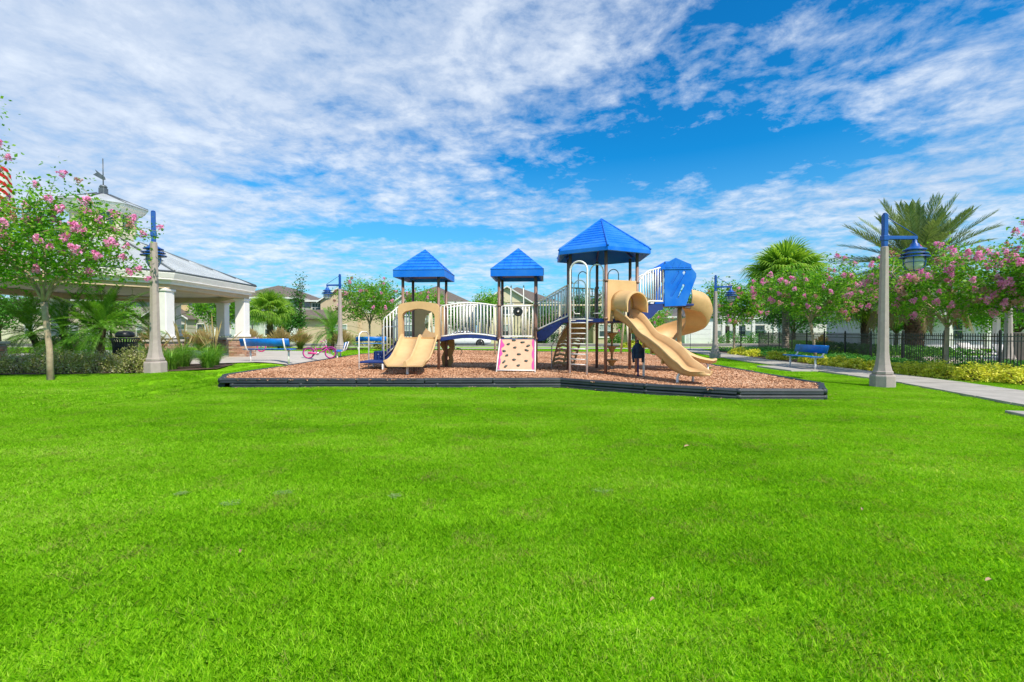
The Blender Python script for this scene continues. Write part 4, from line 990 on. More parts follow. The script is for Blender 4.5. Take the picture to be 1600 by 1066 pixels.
# ------------------------------------------------------------------ pavilion
PC = Vector((-15.5, 17.8)); PZ = .27
pav = thing('pavilion', 'open white pavilion with grey metal roof, cupola and brick column bases', 'pavilion', (PC.x, PC.y, PZ))
def octo(ax, ay, bx, by): return [(ax, -ay), (ax, ay), (bx, by), (-bx, by), (-ax, ay), (-ax, -ay), (-bx, -by), (bx, -by)]
COL = octo(3.92, 2.25, 1.2, 5.3)
def grow(poly, d):
    out = []; n = len(poly)
    for i in range(n):
        a, b, c = Vector(poly[i - 1]), Vector(poly[i]), Vector(poly[(i + 1) % n]); e1 = (b - a).normalized(); e2 = (c - b).normalized()
        n1 = Vector((e1.y, -e1.x)); n2 = Vector((e2.y, -e2.x)); m = (n1 + n2).normalized(); out.append(b + m * d / max(.3, m.dot(n1)))
    return out
def brick_mat():
    m = bpy.data.materials.new('mixed_brick'); m.use_nodes = True; t = m.node_tree; t.nodes.clear(); k = NT(t)
    o = k.n('ShaderNodeOutputMaterial'); b = k.n('ShaderNodeBsdfPrincipled'); k.l(b.outputs[0], o.inputs[0]); b.inputs['Roughness'].default_value = .9
    r = k.n('ShaderNodeNewGeometry').outputs['Random Per Island']
    k.l(k.ramp(r, [(0, (.22, .10, .06)), (.3, (.42, .22, .14)), (.6, (.52, .34, .24)), (.85, (.34, .20, .15)), (1, (.58, .46, .36))]), b.inputs['Base Color'])
    return m
M['brick'] = brick_mat(); M['mortar'] = mat('mortar', (.45, .41, .36), .95)
def brick_base(mb, mc, x, y, w, h, rz):
    T = Matrix.Translation((x, y, 0)) @ Matrix.Rotation(rz, 4, 'Z'); mc.box((0, 0, h / 2 - .05), (w - .03, w - .03, h + .1), T=T)
    rows = int(h / .078); r = random.Random(int(x * 10) + int(y))
    for side in range(4):
        Ts = T @ Matrix.Rotation(side * PI / 2, 4, 'Z')
        for q in range(rows):
            X = -w / 2 + (0 if q % 2 else -.11)
            while X < w / 2 - .02:
                a, b = max(-w / 2, X), min(w / 2, X + .212)
                if b - a > .04: mb.box(((a + b) / 2, -w / 2 + .02 - r.uniform(0, .006), .04 + q * .078), (b - a - .01, .05, .066), T=Ts)
                X += .222
cap_me = MB().box((0, 0, 0), (.84, .84, .07), bev=.012).mesh('base_cap', mat('cast_stone', (.55, .49, .41), .8, bump=.2))
for i, (x, y) in enumerate(COL):
    if i in (6,): pass
    T = Matrix.Translation((x, y, 0))
    c = link('column', None, pav, (x, y, 0))
    mb = MB(); mb.box((0, 0, .80 + .07 + .83), (.41, .41, 1.68), bev=.02); mb.box((0, 0, .92), (.48, .48, .10), bev=.015); mb.box((0, 0, 2.47), (.48, .48, .09), bev=.015)
    s_ = mb.build('shaft', M['pavwhite'], c)
    link('base_cap', cap_me, c, (0, 0, .79))
    bm_, mc = MB(), MB(); brick_base(bm_, mc, 0, 0, .74, .76, 0)
    mc.build('mortar', M['mortar'], c); tag(bm_.build('bricks', M['brick'], c), None, None, None, 'stuff')
# beams, fascia, ceiling, roof
def ringsweep(name, poly, prof, m, parent, smooth=False):
    """sweep a (outward, z) profile round a closed polygon"""
    n = len(poly); rings = [grow(poly, p[0]) for p in prof]; mb = MB(); vs = []; fs = []
    for j in range(len(prof)): vs += [(rings[j][i].x, rings[j][i].y, prof[j][1]) for i in range(n)]
    k = len(prof)
    for j in range(k):
        j2 = (j + 1) % k
        for i in range(n): fs.append((j * n + i, j * n + (i + 1) % n, j2 * n + (i + 1) % n, j2 * n + i))
    mb.add(vs, fs); return mb.build(name, m, parent)
ringsweep('beam', COL, [(-.25, 2.52), (.25, 2.52), (.25, 2.74), (-.25, 2.74)], M['pavtan'], pav)
ringsweep('soffit', COL, [(-.2, 2.745), (.46, 2.80), (.46, 2.83), (-.2, 2.83)], M['pavwhite'], pav)
ringsweep('fascia', COL, [(.30, 2.60 + .14), (.34, 2.74), (.46, 2.86), (.51, 3.0), (.51, 3.06), (.32, 3.06)], M['pavwhite'], pav)
ringsweep('frieze', COL, [(.255, 2.66), (.33, 2.66), (.33, 2.96), (.255, 2.96)], M['pavwhite'], pav)
mb = MB(); g_ = grow(COL, -.2); mb.add([(p.x, p.y, 2.76) for p in g_] + [(p.x, p.y, 2.80) for p in g_], [tuple(range(7, -1, -1)), tuple(range(8, 16))]); mb.build('ceiling', M['ceil'], pav)
EV = grow(COL, .50); DR = octo(.95, .42, .42, .95); zt, ze = 4.55, 3.06
roof = link('roof', None, pav, (0, 0, 0))
for i in range(8):
    a, b = EV[i], EV[(i + 1) % 8]; c, d = Vector(DR[(i + 1) % 8]), Vector(DR[i])
    A_, B_, C_, D_ = Vector((a.x, a.y, ze)), Vector((b.x, b.y, ze)), Vector((c.x, c.y, zt)), Vector((d.x, d.y, zt))
    nrm = (B_ - A_).cross(D_ - A_).normalized(); nrm = nrm if nrm.z > 0 else -nrm
    mb = MB(); vs = [A_, B_, C_, D_]; mb.add(vs + [v - nrm * .05 for v in vs], [(0, 1, 2, 3), (7, 6, 5, 4), (0, 4, 5, 1), (1, 5, 6, 2), (2, 6, 7, 3), (3, 7, 4, 0)])
    # standing seams run up the slope
    e = (B_ - A_).normalized(); L = (B_ - A_).length; up = nrm.cross(e).normalized(); up = up if up.z > 0 else -up
    k = int(L / .41); x = (L - k * .41) / 2 + .2
    while x < L:
        p = A_ + e * x
        # end of the seam: where it meets a hip or the top
        best = 99
        for (P0, P1) in ((B_, C_), (C_, D_), (D_, A_)):
            d1 = P1 - P0; w_ = P0 - p
            a11, a12, b1 = up.dot(up), -up.dot(d1), up.dot(w_); a22, b2 = d1.dot(d1), -d1.dot(w_)
            det = a11 * a22 - a12 * a12
            if abs(det) < 1e-9: continue
            s_ = (b1 * a22 - a12 * b2) / det; u_ = (a11 * b2 - a12 * b1) / det
            if s_ > .02 and -.001 <= u_ <= 1.001: best = min(best, s_)
        if best < 50:
            q = p + up * best; vs = [p - e * .012, p + e * .012, q + e * .012, q - e * .012]; mb.add(vs + [v + nrm * .035 for v in vs], [(4, 5, 6, 7), (0, 1, 5, 4), (1, 2, 6, 5), (2, 3, 7, 6), (3, 0, 4, 7)])
        x += .41
    mb.build('roof_panel', M['metalroof'], roof)
    MB().tube([A_ + z_ * .02, D_ + z_ * .02], .04, 6).build('hip_cap', M['rooftrim'], roof)
    MB().tube([A_ + z_ * -.0, B_ + z_ * -.0], .035, 6).build('drip_edge', M['rooftrim'], roof)
# cupola
cu = link('cupola', None, pav, (0, 0, 0))
mb = MB(); n = 8
def oc(r, z): return [(r * math.cos(PI / 8 + PI / 4 * k), r * math.sin(PI / 8 + PI / 4 * k), z) for k in range(8)]
def loft(rings, m, name, parent, caps=True):
    mb = MB(); n = len(rings[0]); vs = [p for r_ in rings for p in r_]; fs = [(i * n + k, i * n + (k + 1) % n, (i + 1) * n + (k + 1) % n, (i + 1) * n + k) for i in range(len(rings) - 1) for k in range(n)]
    if caps: fs += [tuple(range(n - 1, -1, -1)), tuple((len(rings) - 1) * n + k for k in range(n))]
    mb.add(vs, fs); return mb.build(name, m, parent)
loft([oc(.92, 4.3), oc(.92, 4.86)], mat('cupola_wall', (.62, .55, .42), .7, var=.04), 'cupola_wall', cu)
for k in range(8):
    a = PI / 8 + PI / 4 * k; mb = MB(); mb.box((.88 * math.cos(a), .88 * math.sin(a), 5.2), (.2, .2, .72), rz=a); mb.build('corner_post', MATS['cupola_wall'], cu)
    a2 = PI / 4 * k; mb = MB(); mb.box((.76 * math.cos(a2), .76 * math.sin(a2), 5.2), (.03, .56, .70), rz=a2); mb.build('louvre', M['winglass'], cu)
    mb = MB(); mb.box((.79 * math.cos(a2), .79 * math.sin(a2), 5.2), (.03, .03, .70), rz=a2); mb.build('mullion', M['pavwhite'], cu)
loft([oc(.98, 5.50), oc(1.12, 5.54), oc(1.18, 5.66), oc(1.32, 5.72), oc(1.34, 5.80), oc(.98, 5.80)], M['pavwhite'], 'cornice', cu)
loft([oc(1.40, 5.805), oc(1.40, 5.83), oc(.22, 6.28), oc(.2, 6.28)], M['metalroof'], 'cupola_roof', cu)
for k in range(8):
    a = PI / 8 + PI / 4 * k; MB().tube([(1.38 * math.cos(a), 1.38 * math.sin(a), 5.84), (.2 * math.cos(a), .2 * math.sin(a), 6.31)], .025, 6).build('hip_cap', M['rooftrim'], cu)
mb = MB(); mb.box((0, 0, 6.40), (.22, .22, .28), bev=.02); mb.lathe([(.09, 0), (.13, .04), (.09, .1), (0, .12)], 12, (0, 0, 6.54)); mb.build('finial', M['rooftrim'], cu)
wv = MB().tube([(0, 0, 6.6), (0, 0, 7.65)], .018, 8).build('weather_vane', M['rooftrim'], cu)
mb = MB(); mb.prism([(.06, 6.96), (-.30, 7.24), (-.24, 7.12), (-.38, 7.05), (-.0, 6.84), (.09, 6.86)], .015); mb.build('weather_vane', M['rooftrim'], cu)
# ceiling fan
fan = thing('ceiling_fan', 'white ceiling fan hanging under the pavilion roof', 'fan', (PC.x + 1.7, PC.y - .8, PZ + 2.75))
MB().tube([(0, 0, 0), (0, 0, -.32)], .015, 6).build('rod', M['pavwhite'], fan)
MB().lathe([(.05, -.32), (.13, -.36), (.13, -.46), (.06, -.52), (0, -.53)], 12).build('motor', M['pavwhite'], fan)
for k in range(5):
    mb = MB(); mb.box((.42, 0, -.42), (.6, .13, .012)); mb.build('blade', M['pavwhite'], fan, None, 2 * PI * k / 5 + .3)

# ------------------------------------------------------------------ street lamps
def make_lamp():
    t = thing('street_lamp', '', 'street lamp')
    def o8(w, z): return [(w / 2 / math.cos(PI / 8) * math.cos(PI / 8 + PI / 4 * k), w / 2 / math.cos(PI / 8) * math.sin(PI / 8 + PI / 4 * k), z) for k in range(8)]
    loft([o8(.50, -.2), o8(.50, .27), o8(.48, .30), o8(.46, .31)], M['concrete'], 'plinth', t)
    loft([o8(.38, .31), o8(.41, .335), o8(.41, .385), o8(.37, .40), o8(.355, .43), o8(.30, .55), o8(.26, .70), o8(.235, .85), o8(.22, 1.2), o8(.155, 3.44), o8(.14, 3.45)], M['concrete'], 'post', t)
    mb = MB(); mb.box((0, 0, 3.84), (.105, .105, .80), bev=.01); mb.lathe([(.05, 0), (.045, .03), (0, .05)], 12, (0, 0, 4.24)); mb.box((0, 0, 3.66), (.14, .14, .12), bev=.01); sl = mb.build('sleeve', M['lampblue'], t)
    MB().box((.40, 0, 3.67), (.78, .075, .085), bev=.01).build('arm', M['lampblue'], sl)
    MB().tube([(.03, 0, 4.18), (.78, 0, 3.73)], .012, 6).build('brace', M['lampblue'], sl)
    MB().tube([(.05, 0, 3.52), (.30, 0, 3.35), (.55, 0, 3.18)], .009, 6).build('stay', M['black'], sl)
    h = MB().lathe([(.03, 3.63), (.05, 3.60), (.05, 3.55), (.085, 3.52), (.10, 3.46), (.19, 3.40), (.235, 3.385), (.235, 3.36), (.16, 3.355)], 24, (.74, 0, 0)).build('lantern_cap', M['lampblue'], t)
    MB().lathe([(.17, 3.31), (.27, 3.285), (.28, 3.26), (.16, 3.29), (.17, 3.31)], 24, (.74, 0, 0)).build('shade_ring', M['lampblue'], h)
    MB().lathe([(.18, 3.235), (.30, 3.205), (.305, 3.18), (.19, 3.20), (.18, 3.235)], 24, (.74, 0, 0)).build('shade_ring', M['lampblue'], h)
    g = MB().lathe([(.15, 3.36), (.17, 3.2), (.185, 3.1), (.175, 3.0), (.12, 2.92), (0, 2.885)], 20, (.74, 0, 0)).build('globe', M['glass'], t)
    mb = MB()
    for k in range(4):
        a = PI / 4 * k * 2 + PI / 4; mb.tube([(.74 + r_ * math.cos(a), r_ * math.sin(a), z) for r_, z in ((.205, 3.2), (.215, 3.08), (.20, 2.98), (.14, 2.89), (0, 2.855))], .009, 6)
    mb.tube([(.74 + .215 * math.cos(2 * PI * k / 20), .215 * math.sin(2 * PI * k / 20), 3.07) for k in range(21)], .008, 6); mb.build('guard_cage', M['lampblue'], g)
    return t
lamp = make_lamp(); G = 'concrete street lamps with blue lanterns'
LS = [((9.15, 11.5), 0, 'nearest blue-topped concrete lamp standing on the lawn beside the footpath'),
      ((-9.45, 12.35), R(128), 'blue-topped concrete lamp standing beside the trash can and hedge on the left'),
      ((-9.5, 25.8), R(172), 'blue-topped concrete lamp standing behind the small pink bicycle'),
      ((10.45, 24.0), R(-10), 'blue-topped concrete lamp standing right behind the spiral slide'),
      ((18.3, 17.2), R(60), 'blue-topped concrete lamp standing behind the flowering tree inside the black fence')]
for i, ((x, y), rz, lb) in enumerate(LS):
    if i == 0: lamp.location = (x, y, gz(x, y)); lamp.rotation_euler.z = rz; lamp['label'] = lb; lamp['group'] = G
    else: copy_tree(lamp, None, (x, y, gz(x, y)), rz, lb, G)

# ------------------------------------------------------------------ benches (built facing -y, 1.83 m long)
def make_bench():
    t = thing('bench', '', 'bench')
    def rl(x): return x
    mb = MB(); mb.sweep([(-.91, 0, 0), (.91, 0, 0)], [(0, 1, 0)] * 2, [(0, 0, 1)] * 2, [(-.20, .415), (-.17, .44), (.16, .425), (.16, .405), (-.17, .41), (-.20, .395)])
    mb.build('seat', M['bench_blue'], t)
    mb = MB(); mb.sweep([(-.91, 0, 0), (.91, 0, 0)], [(0, 1, 0)] * 2, [(0, 0, 1)] * 2, [(.235, .54), (.255, .54), (.335, .80), (.315, .81), (.30, .79)]); mb.build('backrest', M['bench_blue'], t)
    for x in (-.72, .72):
        mb = MB(); mb.tube([(x, -.02, -.1), (x, -.02, .40)], .032, 10); mb.build('leg', M['white'], t)
        mb = MB(); mb.tube([(x, -.17, .39), (x, .05, .385), (x, .18, .40), (x, .245, .48), (x, .345, .81)], .026, 8); mb.build('bracket', M['white'], t)
    return t
bench = make_bench(); G = 'blue benches on white legs'
BS = [((10.42, 16.7), R(-90), 'blue bench on the concrete pad beside the footpath'),
      ((-8.8, 16.9), R(176), 'blue bench seen from behind in front of the plaza, left of the small pink bicycle'),
      ((-7.85, 21.2), R(-75), 'blue bench half hidden behind the small pink bicycle'),
      ((-8.5, 28), R(8), 'blue bench behind the low deck with white handrails')]
for i, ((x, y), rz, lb) in enumerate(BS):
    z = gz(x, y) + (.07 if i == 0 else .03)
    if i == 0: bench.location = (x, y, z); bench.rotation_euler.z = rz; bench['label'] = lb; bench['group'] = G
    else: copy_tree(bench, None, (x, y, z), rz, lb, G)

# ------------------------------------------------------------------ children's bicycles
def make_bike(pm, tm, rimm):
    t = thing('bicycle', '', 'bicycle'); r = .24; wb = .88
    for x in (0, wb):
        T = Matrix.Translation((x, 0, r)) @ Matrix.Rotation(PI / 2, 4, 'X')
        w_ = MB().lathe([(r - .035, -.018), (r - .01, -.022), (r, 0), (r - .01, .022), (r - .035, .018), (r - .035, -.018)], 28, T=T).build('wheel', tm, t)
        MB().lathe([(r - .06, -.012), (r - .035, -.014), (r - .035, .014), (r - .06, .012), (r - .06, -.012)], 28, T=T).build('rim', rimm, w_)
        sp = MB()
        for k in range(14): a = 2 * PI * k / 14; sp.tube([(x, 0, r), (x + (r - .05) * math.cos(a), 0, r + (r - .05) * math.sin(a))], .0025, 3)
        sp.tube([(x, -.05, r), (x, .05, r)], .02, 8); sp.build('spokes', M['chrome'], w_)
    fr = MB(); bb = (.36, 0, .22); st_ = (.27, 0, .50); hd_ = (.72, 0, .54); hb = (.745, 0, .44)
    fr.tube([bb, st_], .016, 8); fr.tube([bb, (.55, 0, .30), hb], .022, 8); fr.tube([(.30, 0, .42), (.52, 0, .40), hd_], .018, 8); fr.tube([hd_, hb], .022, 8)
    for s in (-.04, .04): fr.tube([(0, s, r), (.30, s * .5, .42)], .009, 6); fr.tube([(0, s, r), bb], .010, 6)
    fr.build('frame', pm, t)
    fk = MB()
    for s in (-.045, .045): fk.tube([hb, (.78, s, .40), (wb, s, r)], .011, 6)
    fk.build('fork', pm, t)
    hbm = MB(); hbm.tube([(.72, 0, .54), (.70, 0, .62)], .012, 6); hbm.tube([(.60, -.24, .74), (.66, -.20, .76), (.70, -.08, .64), (.70, .08, .64), (.66, .20, .76), (.60, .24, .74)], .010, 6); hbm.build('handlebar', M['white'], t)
    for s in (-1, 1): MB().tube([(.56, s * .245, .74), (.63, s * .23, .75)], .017, 8).build('grip', pm, t)
    MB().tube([st_, (.25, 0, .56)], .012, 6).build('seat_post', M['chrome'], t)
    sd_ = MB(); sd_.sweep([(.13, 0, .575), (.20, 0, .59), (.30, 0, .585), (.38, 0, .575)], [(0, 1, 0), (0, .9, 0), (0, .45, 0), (0, .2, 0)], [(0, 0, 1)] * 4, [(-.09, -.02), (-.08, .012), (0, .02), (.08, .012), (.09, -.02)]); sd_.build('saddle', M['black'], t)
    T = Matrix.Translation((.36, -.03, .22)) @ Matrix.Rotation(PI / 2, 4, 'X')
    MB().lathe([(0, -.004), (.07, -.004), (.07, .004), (0, .004)], 16, T=T).build('chainring', M['chrome'], t)
    MB().sweep([(0, -.05, .24), (.36, -.05, .22)], [(0, 0, 1)] * 2, [(0, 1, 0)] * 2, [(-.035, -.008), (.05, -.008), (.05, .008), (-.035, .008)]).build('chain_guard', rimm, t)
    for s, q in ((-.09, -.13), (.09, .13)):
        MB().tube([(.36, 0, .22), (.36, s, .22), (.36 + q, s * 1.0, .22 + q * .4)], .009, 6).build('crank', M['chrome'], t); MB().box((.36 + q, s * 1.5, .22 + q * .4), (.08, .08, .02)).build('pedal', M['black'], t)
    for x in (0, wb):
        pts = [(x + (r + .025) * math.cos(a), 0, r + (r + .025) * math.sin(a)) for a in [R(20 + 14 * k) for k in range(10)]]
        MB().sweep(pts, [(0, 1, 0)] * 10, [(0, 0, 1)] * 10, [(-.03, -.004), (.03, -.004), (.03, .004), (-.03, .004)]).build('mudguard', pm, t)
    return t
bk = make_bike(M['magenta'], mat('purple_tyre', (.13, .02, .20), .7), M['pink']); bk.location = (-8.42, 19.3, gz(-8.4, 19.3) + .04); bk.rotation_euler = (R(5), 0, R(6))
tag(bk, 'small magenta and purple bicycle standing at the right end of the blue bench', 'bicycle', "children's bicycles")
b2 = make_bike(M['purple'], mat('pink_tyre', (.55, .02, .10), .7), M['magenta']); b2.location = (-13.95, 24.2, gz(-13.9, 24.2) + .04); b2.rotation_euler = (R(-5), 0, R(8))
tag(b2, 'purple bicycle with red tyres partly hidden behind the blue bench backrest', 'bicycle', "children's bicycles")

# ------------------------------------------------------------------ trash can, yellow sign, black yard posts
tr = thing('trash_can', 'black slatted metal trash can with flared rim beside the left lamp', 'trash can', (-10.95, 13.2, gz(-10.95, 13.2)))
MB().lathe([(.22, .02), (.25, .04), (.25, .80), (.24, .80), (.2, .1)], 20).build('liner', M['black'], tr)
sm_ = MB().sweep([(.275, 0, .06), (.275, 0, .72), (.30, 0, .84), (.345, 0, .90)], [(0, 1, 0)] * 4, [(1, 0, 0)] * 3 + [(.6, 0, .6)], [(-.015, -.003), (.015, -.003), (.015, .003), (-.015, .003)]).mesh('slat', M['black'])
for k in range(32): link('slat', sm_, tr, (0, 0, 0), 2 * PI * k / 32)
for z_r, r_ in ((.08, .275), (.68, .275), (.90, .345)): MB().tube([(r_ * math.cos(2 * PI * k / 28), r_ * math.sin(2 * PI * k / 28), z_r) for k in range(29)], .014, 6).build('hoop', M['black'], tr)
MB().lathe([(.20, .93), (.22, .96), (.22, 1.04), (.16, 1.10), (0, 1.12)], 18).build('lid', M['black'], tr)
ys_ = thing('yellow_sign', 'small orange-yellow marker on a thin pole beyond the spiral slide', 'sign', (13.0, 34.0, 0))
MB().tube([(0, 0, 0), (0, 0, 1.4)], .02, 6).build('pole', M['grey'], ys_); MB().lathe([(0, 1.22), (.10, 1.42), (.26, 1.62), (.27, 1.72), (.1, 1.72)], 12).build('marker', M['yellow'], ys_)
for (x, y, h, lb) in ((-19.2, 34.5, 3.0, 'black post lamp standing in front of the pale green house'), (16.2, 33, 2.0, 'plain black post standing left of the black fence')):
    t = thing('yard_lamp' if h > 2.5 else 'metal_post', lb, 'yard lamp' if h > 2.5 else 'post', (x, y, gz(x, y)))
    MB().tube([(0, 0, -.1), (0, 0, h - .35)], .04, 8).build('pole', M['black'], t)
    if h > 2.5: MB().lathe([(.05, h - .4), (.13, h - .32), (.10, h - .1), (.17, h - .06), (.04, h + .04), (0, h + .08)], 10).build('lantern', M['black'], t)
    else: MB().lathe([(.05, h - .36), (.05, h - .3), (0, h - .28)], 8).build('cap', M['black'], t)

# ------------------------------------------------------------------ flag at the left
def flag_mat():
    m = bpy.data.materials.new('striped_flag'); m.use_nodes = True; t = m.node_tree; t.nodes.clear(); k = NT(t)
    o = k.n('ShaderNodeOutputMaterial'); b = k.n('ShaderNodeBsdfPrincipled'); b.inputs['Roughness'].default_value = .8
    sp = k.n('ShaderNodeSeparateXYZ'); k.l(k.n('ShaderNodeUVMap').outputs[0], sp.inputs[0])
    f = k.math('FRACT', k.math('MULTIPLY', sp.outputs[1], 6.5)); f = k.math('GREATER_THAN', f, .5)
    c = k.mix(f, (.60, .015, .02), (.80, .78, .76))
    can = k.math('MULTIPLY', k.math('LESS_THAN', sp.outputs[0], .4), k.math('GREATER_THAN', sp.outputs[1], .46))
    c = k.mix(can, c, (.02, .03, .15))
    k.l(c, b.inputs['Base Color']); tr_ = k.n('ShaderNodeBsdfTranslucent'); k.l(c, tr_.inputs[0]); mx = k.n('ShaderNodeMixShader'); mx.inputs[0].default_value = .35
    k.l(b.outputs[0], mx.inputs[1]); k.l(tr_.outputs[0], mx.inputs[2]); k.l(mx.outputs[0], o.inputs[0]); return m
fx, fy = -17.9, 14.6
fp = thing('flagpole', 'white flagpole just outside the left edge behind the near flowering tree', 'flagpole', (fx, fy, .27))
MB().tube([(0, 0, -.2), (0, 0, 7.6)], [.07, .04], 10).build('pole', M['white'], fp); MB().lathe([(0, 7.58), (.08, 7.66), (0, 7.74)], 12).build('ball', M['yellow'], fp)
NU, NV = 40, 22; vs = []; uv = []
for i in range(NU + 1):
    for j in range(NV + 1):
        s, t = i / NU, j / NV; L, H = 2.6, 1.5
        x = .06 + L * s * .93; z = 6.9 - H * (1 - t) - .95 * s * s * .9 - .15 * s; yy = .16 * math.sin(s * 9 + t * 1.2) * s + .05 * math.sin(s * 21 - t * 3) * s
        vs.append((x - .10 * s * (1 - t), yy, z)); uv.append((s, t))
fs = [(i * (NV + 1) + j, (i + 1) * (NV + 1) + j, (i + 1) * (NV + 1) + j + 1, i * (NV + 1) + j + 1) for i in range(NU) for j in range(NV)]
me = bpy.data.meshes.new('flag'); me.from_pydata(vs, [], fs); me.materials.append(flag_mat()); ul = me.uv_layers.new(name='UVMap')
for l in me.loops: ul.data[l.index].uv = uv[l.vertex_index]
me.polygons.foreach_set('use_smooth', [True] * len(fs))
tag(link('flag', me, None, (fx, fy, .27)), 'red and white striped flag waving behind the flowering tree at the left edge', 'flag')
sd_ = [f for f in C.objects if f.name == 'flag'][0].modifiers.new('t', 'SOLIDIFY'); sd_.thickness = .004
mb = MB()
star = [(.026 * (1 if k % 2 == 0 else .4) * math.sin(PI * k / 5), .026 * (1 if k % 2 == 0 else .4) * math.cos(PI * k / 5)) for k in range(10)]
def fpos(s, t):
    return (.06 + 2.6 * s * .93 - .10 * s * (1 - t), .16 * math.sin(s * 9 + t * 1.2) * s + .05 * math.sin(s * 21 - t * 3) * s - .006, 6.9 - 1.5 * (1 - t) - .95 * s * s * .9 - .15 * s)
for r_ in range(9):
    for c_ in range(6 if r_ % 2 == 0 else 5):
        s = .035 + (c_ + (0 if r_ % 2 == 0 else .5)) * .066; t = .96 - r_ * .056; p = fpos(s, t); mb.add([(p[0] + a, p[1], p[2] + b) for a, b in star], [tuple(range(10))])
mb.build('stars', M['white'], [f for f in C.objects if f.name == 'flag'][0], fix=False)

# ------------------------------------------------------------------ black picket fence on the right
fence = thing('picket_fence', 'black metal picket fence along the footpath around the pool', 'fence', (14.55, 13.9, 0))
def fence_run(a, b, npan):
    a = Vector(a); b = Vector(b); d = b - a; L = d.length; ang = math.atan2(d.y, d.x); e = d.normalized()
    pk = MB().box((0, 0, .66), (.018, .018, 1.30)).mesh('picket', M['black']); ps = MB().box((0, 0, .64), (.06, .06, 1.48), bev=.006); ps.lathe([(.035, 1.38), (.02, 1.41), (0, 1.43)], 8); ps = ps.mesh('post', M['black'])
    rl_ = {}
    for k in range(npan + 1):
        p = a + e * L * k / npan; link('post', ps, fence, (p.x, p.y, 0), ang)
        if k == npan: break
        q = a + e * L * (k + 1) / npan; w_ = L / npan
        for z in (.13, 1.08, 1.22):
            mb = MB(); mb.box((w_ / 2, 0, z), (w_ - .065, .028, .03)); link('rail', mb.mesh('rail', M['black']), fence, (p.x, p.y, 0), ang)
        n = int(w_ / .108)
        for i in range(1, n): r_ = p + e * (w_ * i / n); link('picket', pk, fence, (r_.x, r_.y, 0), ang)
fence_run((0, 0), (5.3, 23.6), 10)
fence_run((0, 0), (5.0, .15), 2)

# ------------------------------------------------------------------ pool side furniture
def make_lounger():
    t = thing('lounge_chair', '', 'lounge chair')
    mb = MB(); mb.box((.0, 0, .33), (1.25, .62, .04), bev=.01); mb.build('seat', M['white'], t)
    mb = MB(); mb.sweep([(.60, 0, .34), (1.15, 0, .78)], [(0, 1, 0)] * 2, [(-.6, 0, .8)] * 2, [(-.31, -.02), (.31, -.02), (.31, .02), (-.31, .02)]); mb.build('backrest', M['white'], t)
    for x in (-.55, .5):
        for y in (-.28, .28): MB().tube([(x, y, 0), (x, y, .32)], .02, 6).build('leg', M['white'], t)
    for y in (-.31, .31): MB().tube([(.0, y, .33), (.05, y, .55), (.6, y, .58), (.75, y, .46)], .016, 6).build('armrest', M['white'], t)
    return t
lg = make_lounger(); G = 'white lounge chairs behind the black fence'
for i, (x, y, rz, lb) in enumerate([(18.6, 18.3, 2.2, 'white lounge chair behind the fence, nearest the flowering tree trunk'), (19.8, 18.2, 1.2, 'white lounge chair behind the fence, second from the flowering tree trunk'), (21.0, 18.8, 1.9, 'white lounge chair behind the fence, nearest the grey stone pillar'), (21.8, 21.4, 1.6, 'white lounge chair in the back row behind the fence')]):
    if i == 0: lg.location = (x, y, .04); lg.rotation_euler.z = rz; lg['label'] = lb; lg['group'] = G
    else: copy_tree(lg, None, (x, y, .04), rz, lb, G)
pl = thing('stone_pillar', 'grey concrete pillar behind the fence at the right edge', 'pillar', (19.0, 17.3, 0))
MB().box((0, 0, .65), (.42, .42, 1.2), bev=.02).build('shaft', M['concrete'], pl); MB().box((0, 0, .08), (.56, .56, .2), bev=.02).build('plinth', M['concrete'], pl); MB().box((0, 0, 1.29), (.52, .52, .09), bev=.015).build('cap', M['concrete'], pl)
um = thing('patio_umbrella', 'blue patio umbrella standing behind the fence left of the near lamp', 'umbrella', (22.6, 29, 0))
MB().tube([(0, 0, 0), (0, 0, 2.75)], .03, 8).build('pole', M['white'], um); MB().lathe([(1.35, 2.12), (1.34, 2.24), (.7, 2.5), (0, 2.75)], 8, smooth=False).build('canopy', M['lampblue'], um)
# poolside shelter at the right edge
sh = thing('pool_shelter', 'dark-roofed shelter with white rafters at the right edge behind the trees', 'shelter', (26.4, 22, 0))
for x in (-1.9, 1.9):
    for y in (-1.6, 1.6): MB().box((x, y, 1.15), (.22, .22, 2.3), bev=.02).build('column', M['pavwhite'], sh)
mb = MB(); mb.add([(-2.4, -2.1, 2.35), (2.4, -2.1, 2.35), (2.4, 2.1, 2.35), (-2.4, 2.1, 2.35), (-2.4, -2.1, 2.5), (2.4, -2.1, 2.5), (2.4, 2.1, 2.5), (-2.4, 2.1, 2.5), (0, 0, 3.5)], [(3, 2, 1, 0), (0, 1, 5, 4), (1, 2, 6, 5), (2, 3, 7, 6), (3, 0, 4, 7), (4, 5, 8), (5, 6, 8), (6, 7, 8), (7, 4, 8)]); mb.build('roof', mat('dark_roof', (.03, .035, .05), .7), sh)
for k in range(9): MB().box((-2.1 + .52 * k, -1.95, 2.28), (.05, .5, .12)).build('rafter', M['pavwhite'], sh)

